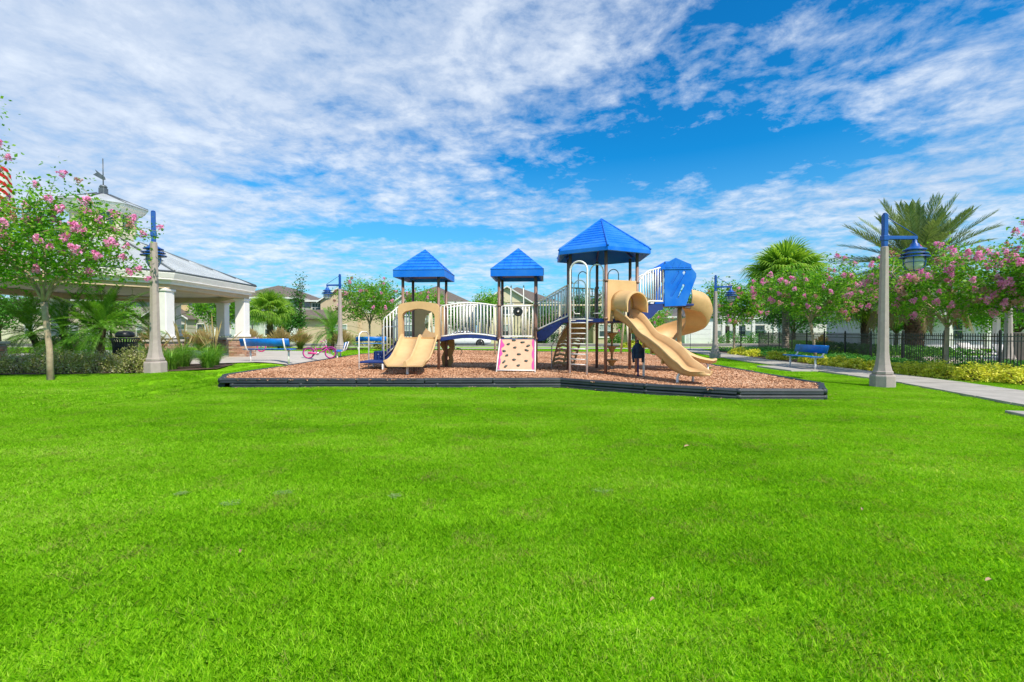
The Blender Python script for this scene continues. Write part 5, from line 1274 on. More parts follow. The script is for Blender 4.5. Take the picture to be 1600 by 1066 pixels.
# ------------------------------------------------------------------ white car on the street
car = thing('parked_car', 'white sedan parked on the street behind the mulch play area', 'car', (-4.25, 43.4, 0))
def lathe_wheel(parent, x, y):
    T = Matrix.Translation((x, y, .33)) @ Matrix.Rotation(PI / 2, 4, 'X')
    w_ = MB().lathe([(.20, -.10), (.30, -.11), (.33, -.07), (.33, .07), (.30, .11), (.20, .10)], 26, T=T).build('wheel', M['rubber'], parent)
    mb = MB(); s_ = 1 if y < 0 else -1
    mb.lathe([(.0, .085 * s_), (.05, .09 * s_), (.06, .07 * s_), (.19, .085 * s_), (.215, .11 * s_), (.225, .10 * s_), (.21, .05 * s_)], 26, T=T)
    for k in range(5): a = 2 * PI * k / 5; mb.box((.12 * math.cos(a), .12 * math.sin(a), .085 * s_), (.17, .045, .02), rz=a, T=T)
    mb.build('rim', M['chrome'], w_)
secs = [  # x, half width, floor, sill z, belt z, roof z (belt if none), roof half width
    (-2.28, .62, .34, .45, .82, .82, .55), (-2.2, .78, .26, .42, .92, .93, .66), (-1.9, .87, .2, .4, 1.0, 1.02, .72), (-1.45, .90, .2, .4, 1.0, 1.10, .70), (-.95, .91, .2, .4, .99, 1.38, .60), (-.3, .91, .2, .4, .97, 1.46, .60),
    (.3, .91, .2, .4, .95, 1.43, .60), (.75, .91, .2, .4, .94, 1.26, .62), (1.12, .90, .2, .4, .93, .97, .72), (1.6, .88, .2, .4, .86, .88, .70), (2.0, .82, .22, .42, .76, .78, .62), (2.22, .72, .28, .44, .64, .66, .5), (2.30, .58, .34, .46, .58, .58, .45)]
vs = []; n = 12
for (x, w_, z0, zs, zb, zr, rw) in secs:
    half = [(w_ * .86, z0), (w_, zs), (w_ * 1.0, (zs + zb) / 2), (w_ * .96, zb), (rw + .03, zb + (zr - zb) * .85), (rw * .75, zr)]
    vs += [(x, -a, b) for a, b in half] + [(x, a, b) for a, b in reversed(half)]
fs = []; gl = []
for i in range(len(secs) - 1):
    for k in range(n):
        fs.append((i * n + k, i * n + (k + 1) % n, (i + 1) * n + (k + 1) % n, (i + 1) * n + k))
fs += [tuple(range(n)), tuple((len(secs) - 1) * n + k for k in range(n - 1, -1, -1))]
mb = MB(); mb.add(vs, fs, True); body = mb.build('body', M['car'], car)
# glazing set just proud of the body
def gq(parent, pts, nm='window', m='darkglass', off=.012):
    pts = [Vector(p) for p in pts]; nn_ = (pts[1] - pts[0]).cross(pts[2] - pts[0]).normalized()
    if nn_.dot(pts[0] - Vector((0, 0, .9))) < 0: nn_ = -nn_
    mb = MB(); a = [p + nn_ * off for p in pts]; b = [p - nn_ * .01 for p in pts]; k = len(pts)
    mb.add(a + b, [tuple(range(k)), tuple(range(2 * k - 1, k - 1, -1))] + [(i, (i + 1) % k, k + (i + 1) % k, k + i) for i in range(k)]); return mb.build(nm, M[m], parent)
for s in (-1, 1):
    gq(car, [(-1.28, s * .855, 1.01), (-.08, s * .865, 1.0), (-.08, s * .645, 1.39), (-.9, s * .65, 1.33)])
    gq(car, [(0, s * .865, .99), (.98, s * .86, .97), (.5, s * .67, 1.30), (0, s * .645, 1.385)])
    gq(car, [(2.02, s * .80, .60), (2.24, s * .64, .60), (2.16, s * .68, .70), (1.85, s * .81, .74)], 'headlight', 'glass')
    gq(car, [(-2.1, s * .83, .80), (-2.26, s * .62, .80), (-2.24, s * .62, .90), (-2.0, s * .83, .93)], 'tail_light', 'pink')
    for x in (-1.36, 1.34):
        lathe_wheel(car, x, s * .84)
        T = Matrix.Translation((x, s * .915, .33)) @ Matrix.Rotation(PI / 2, 4, 'X'); MB().lathe([(.33, -.01), (.385, -.012), (.39, .0), (.385, .012), (.33, .01)], 26, T=T).build('wheel_arch', M['rubber'], car)
    MB().box((.82, s * .98, 1.0), (.14, .14, .10), bev=.02).build('mirror', M['car'], car)
    MB().tube([(-.04, s * .905, .96), (-.04, s * .915, .45)], .004, 4).build('door_seam', M['rubber'], car)
gq(car, [(1.10, -.68, 1.0), (1.10, .68, 1.0), (.40, .5, 1.42), (.40, -.5, 1.42)], 'windscreen')
gq(car, [(-1.62, -.62, 1.08), (-1.62, .62, 1.08), (-1.0, .5, 1.37), (-1.0, -.5, 1.37)], 'rear_window')
# ------------------------------------------------------------------ houses across the street
M['garage'] = mat('garage_door', (.66, .66, .64), .5, var=.03, scale=2)
M['trim'] = mat('white_trim', (.70, .69, .66), .6, var=.03)
M['blind'] = mat('window_blind', (.34, .40, .40), .8, var=.1)
M['doorp'] = mat('dark_door', (.035, .028, .025), .5)
def window(parent, x, y, z, w_, h, blind=True, nx_=1, arch=False):
    """x,z = centre of the opening on the wall face at y"""
    mb = MB(); t = .09
    for s in (-1, 1): mb.box((x + s * (w_ / 2 + t / 2), y - .03, z), (t, .08, h + 2 * t)); mb.box((x, y - .03, z + s * (h / 2 + t / 2)), (w_, .08, t))
    mb.box((x, y - .022, z), (w_, .04, .05))
    for i in range(1, nx_): mb.box((x - w_ / 2 + w_ * i / nx_, y - .022, z), (.045, .04, h))
    f = mb.build('window', M['trim'], parent)
    for s in (-1, 1):
        mb = MB(); mb.box((x, y - .008, z + s * h / 4), (w_, .012, h / 2 - .03)); mb.build('pane', M['blind'] if (blind and s > 0) else M['winglass'], f)
    mb = MB(); mb.box((x, y - .06, z - h / 2 - t - .03), (w_ + .3, .12, .07)); mb.build('sill', M['trim'], f)
    return f
def hip(mb, x0, x1, y0, y1, ze, zr, oh=.45, axis_=None):
    x0 -= oh; x1 += oh; y0 -= oh; y1 += oh; w_, d = x1 - x0, y1 - y0
    if axis_ is None: axis_ = 'x' if w_ > d else 'y'
    if axis_ == 'x': q = d / 2; r0, r1 = (x0 + q, (y0 + y1) / 2), (x1 - q, (y0 + y1) / 2)
    else: q = w_ / 2; r0, r1 = ((x0 + x1) / 2, y0 + q), ((x0 + x1) / 2, y1 - q)
    if (axis_ == 'x' and r0[0] > r1[0]) or (axis_ == 'y' and r0[1] > r1[1]): r0 = r1 = ((x0 + x1) / 2, (y0 + y1) / 2)
    vs = [(x0, y0, ze), (x1, y0, ze), (x1, y1, ze), (x0, y1, ze), (r0[0], r0[1], zr), (r1[0], r1[1], zr), (x0, y0, ze - .16), (x1, y0, ze - .16), (x1, y1, ze - .16), (x0, y1, ze - .16)]
    if axis_ == 'x': fs = [(0, 1, 5, 4), (2, 3, 4, 5), (1, 2, 5), (3, 0, 4)]
    else: fs = [(0, 1, 4), (1, 2, 5, 4), (2, 3, 5), (3, 0, 4, 5)]
    fs += [(0, 6, 7, 1), (1, 7, 8, 2), (2, 8, 9, 3), (3, 9, 6, 0), (9, 8, 7, 6)]
    mb.add(vs, fs)
def gable_roof(root, x0, x1, y0, y1, ze, zr, m, wm, oh=.35):
    """front-facing gable: ridge along y"""
    xm = (x0 + x1) / 2; k = (zr - ze) / (xm - x0); mb = MB()
    for s in (-1, 1):
        a = (xm, zr + .02); b = (xm + s * (xm - x0 + oh), ze - k * oh + .02)
        mb.add([(a[0], y0 - oh, a[1]), (b[0], y0 - oh, b[1]), (b[0], y1, b[1]), (a[0], y1, a[1]), (a[0], y0 - oh, a[1] + .09), (b[0], y0 - oh, b[1] + .09), (b[0], y1, b[1] + .09), (a[0], y1, a[1] + .09)],
               [(0, 1, 2, 3), (7, 6, 5, 4), (0, 4, 5, 1), (1, 5, 6, 2), (2, 6, 7, 3), (3, 7, 4, 0)])
    mb.build('roof', m, root)
    mb = MB(); mb.add([(x0, y0, ze), (x1, y0, ze), (xm, y0, zr), (x0, y0 + .15, ze), (x1, y0 + .15, ze), (xm, y0 + .15, zr)], [(0, 1, 2), (3, 5, 4), (0, 3, 4, 1), (1, 4, 5, 2), (2, 5, 3, 0)]); mb.build('gable', wm, root)
    for s in (-1, 1):
        a = Vector((xm, y0 - oh - .025, zr - .02)); b = Vector((xm + s * (xm - x0 + oh), y0 - oh - .025, ze - k * oh - .02)); mb = MB()
        mb.add([a, b, b + z_ * .17, a + z_ * .17, a + Vector((0, .045, 0)), b + Vector((0, .045, 0)), b + Vector((0, .045, .17)), a + Vector((0, .045, .17))], [(0, 1, 2, 3), (7, 6, 5, 4), (0, 4, 5, 1), (2, 6, 7, 3)]); mb.build('bargeboard', M['trim'], root)
def wallbox(root, wm, x0, x1, y0, y1, z0, z1, name='wall'):
    mb = MB(); mb.box(((x0 + x1) / 2, (y0 + y1) / 2, (z0 + z1) / 2), (x1 - x0, y1 - y0, z1 - z0)); return mb.build(name, wm, root)
def fasciabox(root, x0, x1, y0, y1, z, oh=.45):
    mb = MB()
    for (c, d) in ((((x0 + x1) / 2, y0 - oh - .02, z - .08), (x1 - x0 + 2 * oh + .06, .04, .2)), ((x0 - oh - .02, (y0 + y1) / 2, z - .08), (.04, y1 - y0 + 2 * oh, .2)), ((x1 + oh + .02, (y0 + y1) / 2, z - .08), (.04, y1 - y0 + 2 * oh, .2))): mb.box(c, d)
    mb.build('fascia', M['trim'], root)
def garage_door(root, x, y, w_, h):
    g = MB().box((x, y - .03, h / 2), (w_ + .24, .06, h + .12)).build('garage_door', M['trim'], root)
    for k in range(4): MB().box((x, y - .07, h * (k + .5) / 4), (w_, .04, h / 4 - .03), bev=.008).build('door_panel', M['garage'], g)
def arch_open(root, x, y, w_, h, m='doorp'):
    pts = [(-w_ / 2, 0), (w_ / 2, 0), (w_ / 2, h - w_ / 2)] + [(w_ / 2 * math.cos(a), h - w_ / 2 + w_ / 2 * math.sin(a)) for a in [PI * k / 10 for k in range(1, 10)]] + [(-w_ / 2, h - w_ / 2)]
    big_ = [(-w_ / 2 - .12, 0), (-w_ / 2, 0)] + [(-w_ / 2, h - w_ / 2)] + [(w_ / 2 * math.cos(a), h - w_ / 2 + w_ / 2 * math.sin(a)) for a in [PI - PI * k / 10 for k in range(1, 10)]] + [(w_ / 2, h - w_ / 2), (w_ / 2, 0), (w_ / 2 + .12, 0), (w_ / 2 + .12, h - w_ / 2)] + [((w_ / 2 + .12) * math.cos(a), h - w_ / 2 + (w_ / 2 + .12) * math.sin(a)) for a in [PI * k / 10 for k in range(1, 10)]] + [(-w_ / 2 - .12, h - w_ / 2)]
    d = MB().prism(pts, .04, T=Matrix.Translation((x, y - .01, 0))).build('entrance', M[m], root); MB().prism(big_, .12, T=Matrix.Translation((x, y - .03, 0))).build('arch_surround', M['trim'], d)
def house(label, X, Y, w_, d, colr, shing, two=True, ze=5.3, zr=7.2, rot=0):
    root = thing('house', label, 'house', (X, Y, 0), rot, 'houses across the street'); wm = house_mat('%d_%d' % (int(X), int(Y)), colr)
    wallbox(root, wm, 0, w_, 0, d, -.2, ze - .1)
    mb = MB(); hip(mb, 0, w_, 0, d, ze, zr); mb.build('roof', shing, root); fasciabox(root, 0, w_, 0, d, ze)
    return root, wm
sh1, sh2 = M['shingle'], M['shingle2']
# far left
r_, wm = house('cream house at the far left edge behind the fan palms', -68, 58, 11, 12, (.62, .56, .44), sh1, ze=4.4, zr=6.4)
window(r_, 3, 0, 1.6, 1.1, 1.5); window(r_, 8, 0, 1.6, 1.1, 1.5); window(r_, 8, 0, 3.6, 1.0, 1.0)
r_, wm = house('tan two-storey house seen through the pavilion columns on the left', -55.5, 57, 8, 11, (.52, .45, .34), sh1)
window(r_, 2, 0, 1.6, 1.1, 1.5); window(r_, 5.6, 0, 4.1, 1.0, 1.2); garage_door(r_, 5, 0, 2.6, 2.2)
r_, wm = house('grey-beige house with an arched entrance, framed by the pavilion columns', -46.5, 56, 10, 11, (.40, .37, .31), sh1)
wallbox(r_, wm, 3.4, 8.6, -1.6, 0, -.2, 3.0); gable_roof(r_, 3.4, 8.6, -1.6, .2, 3.0, 4.6, sh1, wm)
arch_open(r_, 6.7, -1.6, 1.2, 2.4); window(r_, 8.0 + .0, -1.6, 1.6, .9, 1.3, False); window(r_, 2, 0, 1.6, 1, 1.4); window(r_, 5, 0, 4.5, 1, 1.1)
wallbox(r_, house_mat('yellow', (.62, .46, .24)), 6.2, 7.8, -.12, 0, 3.9, 5.1, 'wall_panel'); window(r_, 9.2, 0, 1.6, .9, 1.4, False)
pf = thing('vinyl_fence', 'white vinyl fence panels between two houses, seen through the pavilion', 'fence', (-36.3, 57, 0))
for k in range(2):
    MB().box((.9 + k * 1.8, 0, .9), (1.7, .05, 1.7)).build('panel', M['trim'], pf)
for k in range(3): MB().box((k * 1.8, 0, .95), (.12, .12, 1.95)).build('post', M['trim'], pf)
# pale green house
r_, wm = house('pale green two-storey house behind the fan palm beside the pavilion', -33.4, 56, 7.2, 11, (.50, .56, .51), sh1, ze=5.5, zr=7.3)
wallbox(r_, wm, .9, 3.0, -2.0, 0, -.2, 3.1); mb = MB(); hip(mb, .6, 3.2, -2.2, .2, 3.3, 4.4, .35); mb.build('roof', sh1, r_)
arch_open(r_, 2.0, -2.0, .8, 2.5); window(r_, 4.3, 0, 1.7, 1.05, 1.5); window(r_, 4.3, 0, 4.3, 1.0, 1.2); window(r_, 6.3, 0, 4.3, .8, 1.2); MB().box((4.4, -.04, 3.2), (5.4, .08, .14)).build('band', M['trim'], r_)
wallbox(r_, wm, 5.6, 8.6, -1.2, 3, -.2, 2.7); mb = MB(); hip(mb, 5.6, 8.6, -1.2, 3.0, 2.9, 3.7, .3); mb.build('roof', sh1, r_); garage_door(r_, 7.2, -1.2, 2.2, 2.1)
# tan gabled
r_, wm = house('tan gabled two-storey house behind the left lamp lantern', -24.6, 57, 8.6, 11, (.55, .42, .29), sh1, ze=5.2, zr=6.6)
wallbox(r_, wm, 1.6, 6.0, -.9, 0, -.2, 5.1); gable_roof(r_, 1.6, 6.0, -.9, 3.5, 5.1, 6.5, sh1, wm); window(r_, .75, 0, 4.35, 1.0, 1.0, False, 3); window(r_, 3.9, -.9, 1.5, 1.6, 1.4)
wallbox(r_, wm, -.6, 2.6, -2.2, -.9, -.2, 2.8); mb = MB(); hip(mb, -.6, 3.4, -2.4, -.9, 3.0, 4.0, .4, 'x'); mb.build('roof', sh1, r_)
MB().box((6.9, -.05, 4.2), (1.2, .1, 1.0)).build('window', M['trim'], r_)
# grey gable/hip behind tower A
r_, wm = house('light grey house with a tall hip roof behind the left small tower', -14.4, 57, 9.0, 11, (.56, .57, .56), sh1, ze=5.0, zr=7.4)
wallbox(r_, wm, .2, 3.2, -.8, 0, -.2, 4.9); gable_roof(r_, .2, 3.2, -.8, 3, 4.9, 6.0, sh1, wm); window(r_, 1.7, -.8, 4.0, 1.0, 1.1); window(r_, 6.2, 0, 4.0, 1.1, 1.1); window(r_, 8.1, 0, 4.0, .8, 1.1); window(r_, 1.7, -.8, 1.5, 1.5, 1.4); garage_door(r_, 6.6, 0, 4.2, 2.2)
# cream house, front gable
r_, wm = house('cream house with a broad front gable behind the middle small tower', -4.1, 57, 9.6, 11, (.66, .58, .40), sh1, ze=5.0, zr=7.3)
wallbox(r_, wm, 1.0, 6.0, -.9, 0, -.2, 4.9); gable_roof(r_, .4, 6.6, -.9, 4, 4.8, 6.75, sh1, wm); window(r_, 3.5, -.9, 4.1, 1.5, 1.2); window(r_, 8, 0, 4.0, 1.0, 1.1); arch_open(r_, 7.8, 0, 1.2, 2.4); window(r_, 3.0, -.9, 1.5, 1.6, 1.4)
wallbox(r_, house_mat('pale', (.64, .64, .62)), 8.3, 12.2, -1.4, 3, -.2, 2.6); mb = MB(); hip(mb, 8.3, 12.2, -1.4, 3, 2.75, 3.8, .35); mb.build('roof', sh1, r_); garage_door(r_, 10.2, -1.4, 2.6, 2.1)
# house behind tower C
r_, wm = house('tan house with a white-framed entrance seen under the hexagonal tower', 9.2, 57, 8.6, 11, (.50, .41, .29), sh1, ze=5.0, zr=7.0)
wallbox(r_, wm, .6, 3.4, -.9, 0, -.2, 4.9); gable_roof(r_, .6, 3.4, -.9, 3, 4.9, 6.1, sh1, wm); window(r_, 2.0, -.9, 1.5, 1.4, 1.4); window(r_, 2, -.9, 4, 1.0, 1.1); window(r_, 6.2, 0, 1.45, 1.6, 2.0, False, 2); window(r_, 6.3, 0, 4.0, 1.0, 1.1)
MB().box((6.2, -1.0, 2.9), (3.2, 2.0, .18)).build('porch_roof', M['trim'], r_)
for x in (4.8, 7.7): MB().box((x, -1.8, 1.4), (.25, .25, 2.8)).build('porch_column', M['trim'], r_)
# one-storey house
r_, wm = house('low white house with porch columns behind the spiral slide', 19.0, 56, 13.4, 11, (.60, .62, .60), sh2, ze=3.2, zr=5.3)
wallbox(r_, house_mat('garagewhite', (.66, .68, .67)), 1.0, 4.6, -2.0, 0, -.2, 3.05); mb = MB(); hip(mb, 1.0, 4.6, -2.0, 4, 3.22, 4.7, .35, 'y'); mb.build('roof', sh2, r_); garage_door(r_, 2.7, -2.0, 2.6, 2.2)
for x in (5.7, 7.3, 9.2, 11.7):
    c = MB().box((x, -1.4, 1.6), (.34, .34, 3.1)).build('porch_column', M['trim'], r_); MB().box((x, -1.4, .5), (.5, .5, 1.0)).build('column_base', M['trim'], c)
MB().box((8.7, -1.35, 3.05), (7.6, .4, .3)).build('porch_beam', M['trim'], r_); MB().box((6.6, -.02, 1.05), (1.0, .06, 2.1)).build('door', M['doorp'], r_); window(r_, 8.3, 0, 1.5, 1.4, 1.3, False); window(r_, 10.6, 0, 1.5, 1.4, 1.3, False)
# white two-storey on the right and clubhouse
r_, wm = house('white two-storey house behind the black fence, right of the tall fan palm', 33.5, 54, 10.5, 11, (.64, .63, .59), sh2, ze=5.6, zr=7.4)
window(r_, 6.4, 0, 2.2, 1.1, 1.5); window(r_, 6.4, 0, 4.6, 1.1, 1.2); window(r_, 2.5, 0, 4.6, 1.1, 1.2); window(r_, 2.5, 0, 2.0, 1.6, 1.5)
wallbox(r_, wm, 0, 3.6, -2, 0, -.2, 2.7); mb = MB(); hip(mb, 0, 3.6, -2, 0, 2.85, 3.7, .3); mb.build('roof', sh2, r_)
r_, wm = house('white clubhouse behind the pool deck near the right edge', 31, 38, 14, 8, (.66, .68, .70), sh2, ze=2.9, zr=4.6)
r_['group'] = 'buildings round the pool'
for x in (2, 5, 8, 11): window(r_, x, 0, 1.5, 1.3, 1.4, False)
for x in (.4, 3.5, 6.5, 9.5, 12.6): MB().box((x, -1.2, 1.4), (.3, .3, 2.8)).build('column', M['trim'], r_)
MB().box((7, -1.0, 2.76), (14, 1.2, .16)).build('porch_roof', M['trim'], r_)
r_, wm = house('white house half hidden by the flowering trees on the right', 48, 56, 11, 11, (.62, .62, .58), sh2)
window(r_, 3, 0, 4.2, 1.1, 1.3); window(r_, 7, 0, 4.2, 1.1, 1.3)
r_, wm = house('white house at the right edge beyond the pool', 61, 56, 11, 11, (.60, .58, .52), sh1)
window(r_, 3, 0, 4.2, 1.1, 1.3)

# ------------------------------------------------------------------ plants
NPR = np.random.default_rng
def leaves(C_, n_per, spread, size, r, aspect=.5, up=.3, flat=1.0):
    """rhombus leaves scattered round the centres C_"""
    C_ = np.asarray(C_); k = len(C_); n = k * n_per
    c = np.repeat(C_, n_per, 0) + r.normal(0, 1, (n, 3)) * spread * np.array([1, 1, flat])
    a = r.normal(0, 1, (n, 3)); a[:, 2] *= .6; a /= np.linalg.norm(a, axis=1)[:, None]
    nn_ = r.normal(0, 1, (n, 3)); nn_[:, 2] += up * 3; b = np.cross(a, nn_); b /= np.linalg.norm(b, axis=1)[:, None] + 1e-9
    m_ = np.cross(a, b); s = size * r.uniform(.6, 1.35, n)[:, None]
    return np.stack([c - a * s * .5, c + b * s * aspect * .5 - a * s * .02 + m_ * s * .06, c + a * s * .5, c - b * s * aspect * .5 - a * s * .02 + m_ * s * .06], 1)
def blossom_mesh(seed, R_=.115, L=.2, m='petal', n=120, ps=.046):
    r = NPR(seed); t = r.random(n); rad = R_ * np.sqrt(r.random(n)) * (1 - t * .65); a = r.uniform(0, 2 * PI, n)
    c = np.stack([np.cos(a) * rad, np.sin(a) * rad, t * L], 1)
    return quads('blossom', leaves(c, 1, .004, ps, r, .9, .2), M[m])
BL = [blossom_mesh(s, m='petal') for s in range(4)]; BLF = [blossom_mesh(s + 9, .10, .17, 'petalfade', 90) for s in range(3)]
def crape(label, X, Y, trunk_h, fork_z, cr, ctr_z, ch_, seed, nclump=150, nper=46, lsize=.075, nb=50, fade=.3, lean=0, tr=.055, lm='lf_crape', name='crape_myrtle', cat='flowering tree', group='crape myrtle trees round the playground', extra=(), bscale=1.0, bark='bark', spread=.17, nl=6, base=None):
    r = NPR(seed); rr = random.Random(seed); z0 = gz(X, Y) if base is None else base
    t = thing(name, label, cat, (X, Y, z0), 0, group)
    mb = MB(); fork = Vector((lean, 0, fork_z)); mb.tube([(0, 0, -.2), (lean * .3, .02, fork_z * .4), (lean * .8, 0, fork_z * .85), fork], [tr * 1.35, tr * 1.05, tr, tr * 1.15], 12); mb.build('trunk', M[bark], t)
    # tips in the crown volume
    tips = []
    while len(tips) < nclump:
        p = r.uniform(-1, 1, 3); q = np.linalg.norm(p)
        if q > 1 or q < .30 or (p[2] < -.45 and np.hypot(p[0], p[1]) < .45): continue
        wob = 1 + .16 * math.sin(p[0] * 4 + seed) + .14 * math.sin(p[1] * 5 + p[2] * 3 + seed * 2) + .10 * math.sin(p[2] * 7 + p[0] * 6)
        p = p * wob; tips.append(Vector((p[0] * cr + lean, p[1] * cr, ctr_z + p[2] * ch_)))
    for e_ in extra: tips.append(Vector(e_))
    lim = MB(); tw = MB(); dirs = [2 * PI * k / nl + rr.uniform(-.3, .3) for k in range(nl)]
    for k in range(nl):
        d = Vector((math.cos(dirs[k]), math.sin(dirs[k]), 0)); top = fork + d * cr * .55 + Vector((0, 0, (ctr_z - fork_z) * 1.0)); mid_ = fork + d * cr * .18 + Vector((0, 0, (ctr_z - fork_z) * .5))
        c_ = bez([fork, mid_, top, top + d * cr * .18 + Vector((0, 0, ch_ * .45))], 4); dirs[k] = (d, c_)
        lim.tube(c_, [tr * .62 * (1 - .75 * i / (len(c_) - 1)) for i in range(len(c_))], 7)
    c_ = bez([fork, fork + Vector((.05, 0, (ctr_z - fork_z) * .6)), (lean, 0, ctr_z + ch_ * .3)], 5); lim.tube(c_, [tr * .6 * (1 - .7 * i / (len(c_) - 1)) for i in range(len(c_))], 7); dirs.append((Vector((0, 0, 1)), c_))
    cl = []; ends = []
    for p in tips:
        best = min(dirs, key=lambda q: min((p - s).length for s in q[1][2:])); s_ = min(best[1][2:], key=lambda s: (p - s).length + abs(s.z - p.z) * .3 + (0 if s.z < p.z else .6))
        m_ = s_.lerp(p, .5) + Vector((0, 0, .10 * (p - s_).length)); pts = bez([s_, m_, p], 3)
        tw.tube(pts, [tr * .16 * (1 - .7 * i / (len(pts) - 1)) for i in range(len(pts))], 4, cap=False)
        for f in (.45, .75, 1.0): cl.append(s_.lerp(p, f) + Vector((0, 0, .06 * (p - s_).length)))
        ends.append((p, (p - s_).normalized()))
    lim.build('limbs', M[bark], t); tw.build('twigs', M[bark], t)['kind'] = 'stuff'
    me = quads('foliage', leaves([tuple(c) for c in cl], nper // 3, spread, lsize, r, .55), M[lm]); f_ = link('foliage', me, t)
    f_['kind'] = 'stuff'
    cand = sorted(ends, key=lambda e: -(((e[0] - Vector((lean, 0, ctr_z))).length - .35 * e[0].y) + rr.uniform(0, .8)))
    for p, d in cand[:nb]:
        o = link('blossom', (BLF if rr.random() < fade else BL)[rr.randrange(3)], t, p + Vector((rr.uniform(-.08, .08), rr.uniform(-.08, .08), rr.uniform(-.02, .08)))); s = rr.uniform(.7, 1.25) * bscale; o.scale = (s, s, s)
        o.rotation_euler = (rr.uniform(-.9, .9), rr.uniform(-.9, .9), rr.uniform(0, 6))
    return t
crape('crape myrtle with pink blossoms standing in the left bed, nearest the camera', -10.35, 10.45, 0, 1.75, 1.85, 3.0, 1.15, 11, 225, 60, .085, 165, .15, bscale=.82, spread=.125, lean=-.12, extra=[(-1.3 + .5 * math.sin(q * 2.3), -.6 + .5 * math.cos(q * 1.7), 3.3 + .09 * q) for q in range(16)] + [(-.7 - .08 * q + .15 * math.sin(q * 9), -.5 + .1 * math.cos(q * 4), 4.5 + .1 * q) for q in range(12)] + [(-.9, -.5, 5.45), (-1.2, -.6, 5.0), (-.9, -.2, 5.15), (-.75, -.6, 5.2), (-1.3, -.5, 5.5), (-1.4, -.4, 4.8), (-1.0, -.6, 4.6), (-.35, -.5, 4.75), (-.45, -.6, 5.7), (1.75, -.2, 2.9), (1.85, .0, 2.3), (.4, -.2, 4.5), (-.2, -.3, 4.35), (-.55, -.6, 5.35), (-.8, -.5, 5.6), (-1.1, -.4, 5.3), (-.6, -.5, 4.95), (-1.0, -.3, 5.0), (.75, 0, 4.35), (1.8, 0, 3.4)], base=.27)
crape('crape myrtle standing in the yellow-green bed right of the near lamp, full of pink blossoms', 13.8, 14.8, 0, 1.5, 2.4, 2.72, 1.15, 21, 320, 57, .092, 220, .3, spread=.14, extra=[(1.9, 0, 4.0)])
crape('crape myrtle standing behind the blue bench on the right', 13.4, 20.5, 0, 1.75, 2.05, 3.0, 1.3, 31, 225, 48, .11, 80, .3, lean=-.3, spread=.15)
crape('crape myrtle standing right of the lamp behind the spiral slide, with sparse blossoms', 13.0, 27.3, 0, 1.6, 1.8, 3.0, 1.4, 41, 170, 42, .14, 36, .4, nl=5)
crape('crape myrtle leaning in from the right edge of the picture', 14.3, 12.3, 0, 1.5, 1.25, 2.8, .95, 51, 150, 57, .085, 50, .3, spread=.13, extra=[(-1.1, 0, 3.9), (-.75, 0, 4.15), (-.6, .1, 3.8)])
crape('crape myrtle behind the low deck, with a few pale blossoms, left of the first tower', -9.0, 29.5, 0, 1.5, 1.9, 3.0, 1.6, 61, 240, 36, .12, 34, .6)
crape('crape myrtle behind the left small tower, showing between its posts', -6.2, 34, 0, 1.6, 2.0, 3.1, 1.4, 71, 190, 30, .14, 30, .7)
crape('crape myrtle seen below the steps of the top slide deck', 11.2, 41.0, 0, 1.2, 2.7, 2.3, 1.7, 81, 230, 30, .16, 40, .6)
crape('small crape myrtle at the far side of the pool, right of the near lamp', 20.9, 26, 0, 1.5, 1.9, 3.0, 1.2, 91, 150, 30, .12, 30, .4)
# broadleaf trees
TG = 'street and yard trees behind the playground'
def tree(label, X, Y, fork, cr, cz, ch_, seed, nclump, nper, ls, **k):
    return crape(label, X, Y, 0, fork, cr, cz, ch_, seed, nclump, nper, ls, 0, tr=k.pop('tr', .11), name=k.pop('name', 'oak_tree'), cat='tree', group=TG, bark='bark2', lm=k.pop('lm', 'lf_oak'), **k)
tree('dark green conical tree behind the fan palm left of the lamp', -19.4, 40.5, .9, 1.55, 2.4, 1.0, 101, 130, 36, .17, extra=[(.05 * k + .15 * math.sin(k * 5), .1 * math.cos(k * 3), 3.0 + .12 * k) for k in range(26)] + [(.45, 0, 4.4), (-.5, 0, 4.3), (.7, 0, 3.9), (-.75, 0, 3.8), (.5, 0, 5.2), (-.4, 0, 5.0), (-1.0, 0, 4.7)], spread=.2)
tree('yellow-green tree behind the pavilion columns', -29.0, 46, 1.8, 2.6, 3.8, 2.2, 102, 150, 36, .22, lm='lf_crape', spread=.3)
tree('round green tree between the cream house and the middle small tower', -2.6, 51.5, 1.6, 2.0, 4.0, 1.6, 103, 110, 36, .22, lm='lf_crape', spread=.3)
tree('green tree behind the white bridge guardrail', -5.6, 52, 1.2, 1.7, 2.9, 1.6, 104, 90, 36, .22, lm='lf_green', spread=.3)
tree('dark tree seen between the posts of the hexagonal tower', 7.6, 50, 1.4, 2.6, 3.6, 2.1, 105, 160, 36, .22, spread=.3)
tree('green tree seen through the stair guardrail left of the hexagonal tower', 3.6, 53, 1.3, 1.6, 3.2, 1.6, 106, 80, 36, .22, lm='lf_green', spread=.3)
tree('dark green tree in front of the white house on the right', 24.5, 40.5, 1.3, 3.2, 3.0, 1.8, 107, 200, 36, .22, spread=.35)
tree('green tree behind the pool between two flowering trees', 28.0, 34, 1.2, 2.6, 2.6, 1.4, 108, 170, 36, .2, lm='lf_green', spread=.35)
tree('bushy green tree behind the pool near the right edge', 33.0, 30.5, 1.2, 3.0, 2.6, 1.4, 109, 190, 36, .2, lm='lf_crape', spread=.35)
tree('dark tree behind the houses left of the cream house', -19, 70, 2, 3.2, 5.3, 2.4, 110, 120, 30, .32, spread=.45)
tree('tall tree behind the roof of the low white house', 28, 72, 2, 4.5, 4.8, 2.6, 111, 160, 30, .34, spread=.5)
tree('leafy tree at the far left beyond the palms', -43, 50, 1.4, 2.6, 3.4, 2, 112, 130, 30, .25, lm='lf_crape', spread=.35)
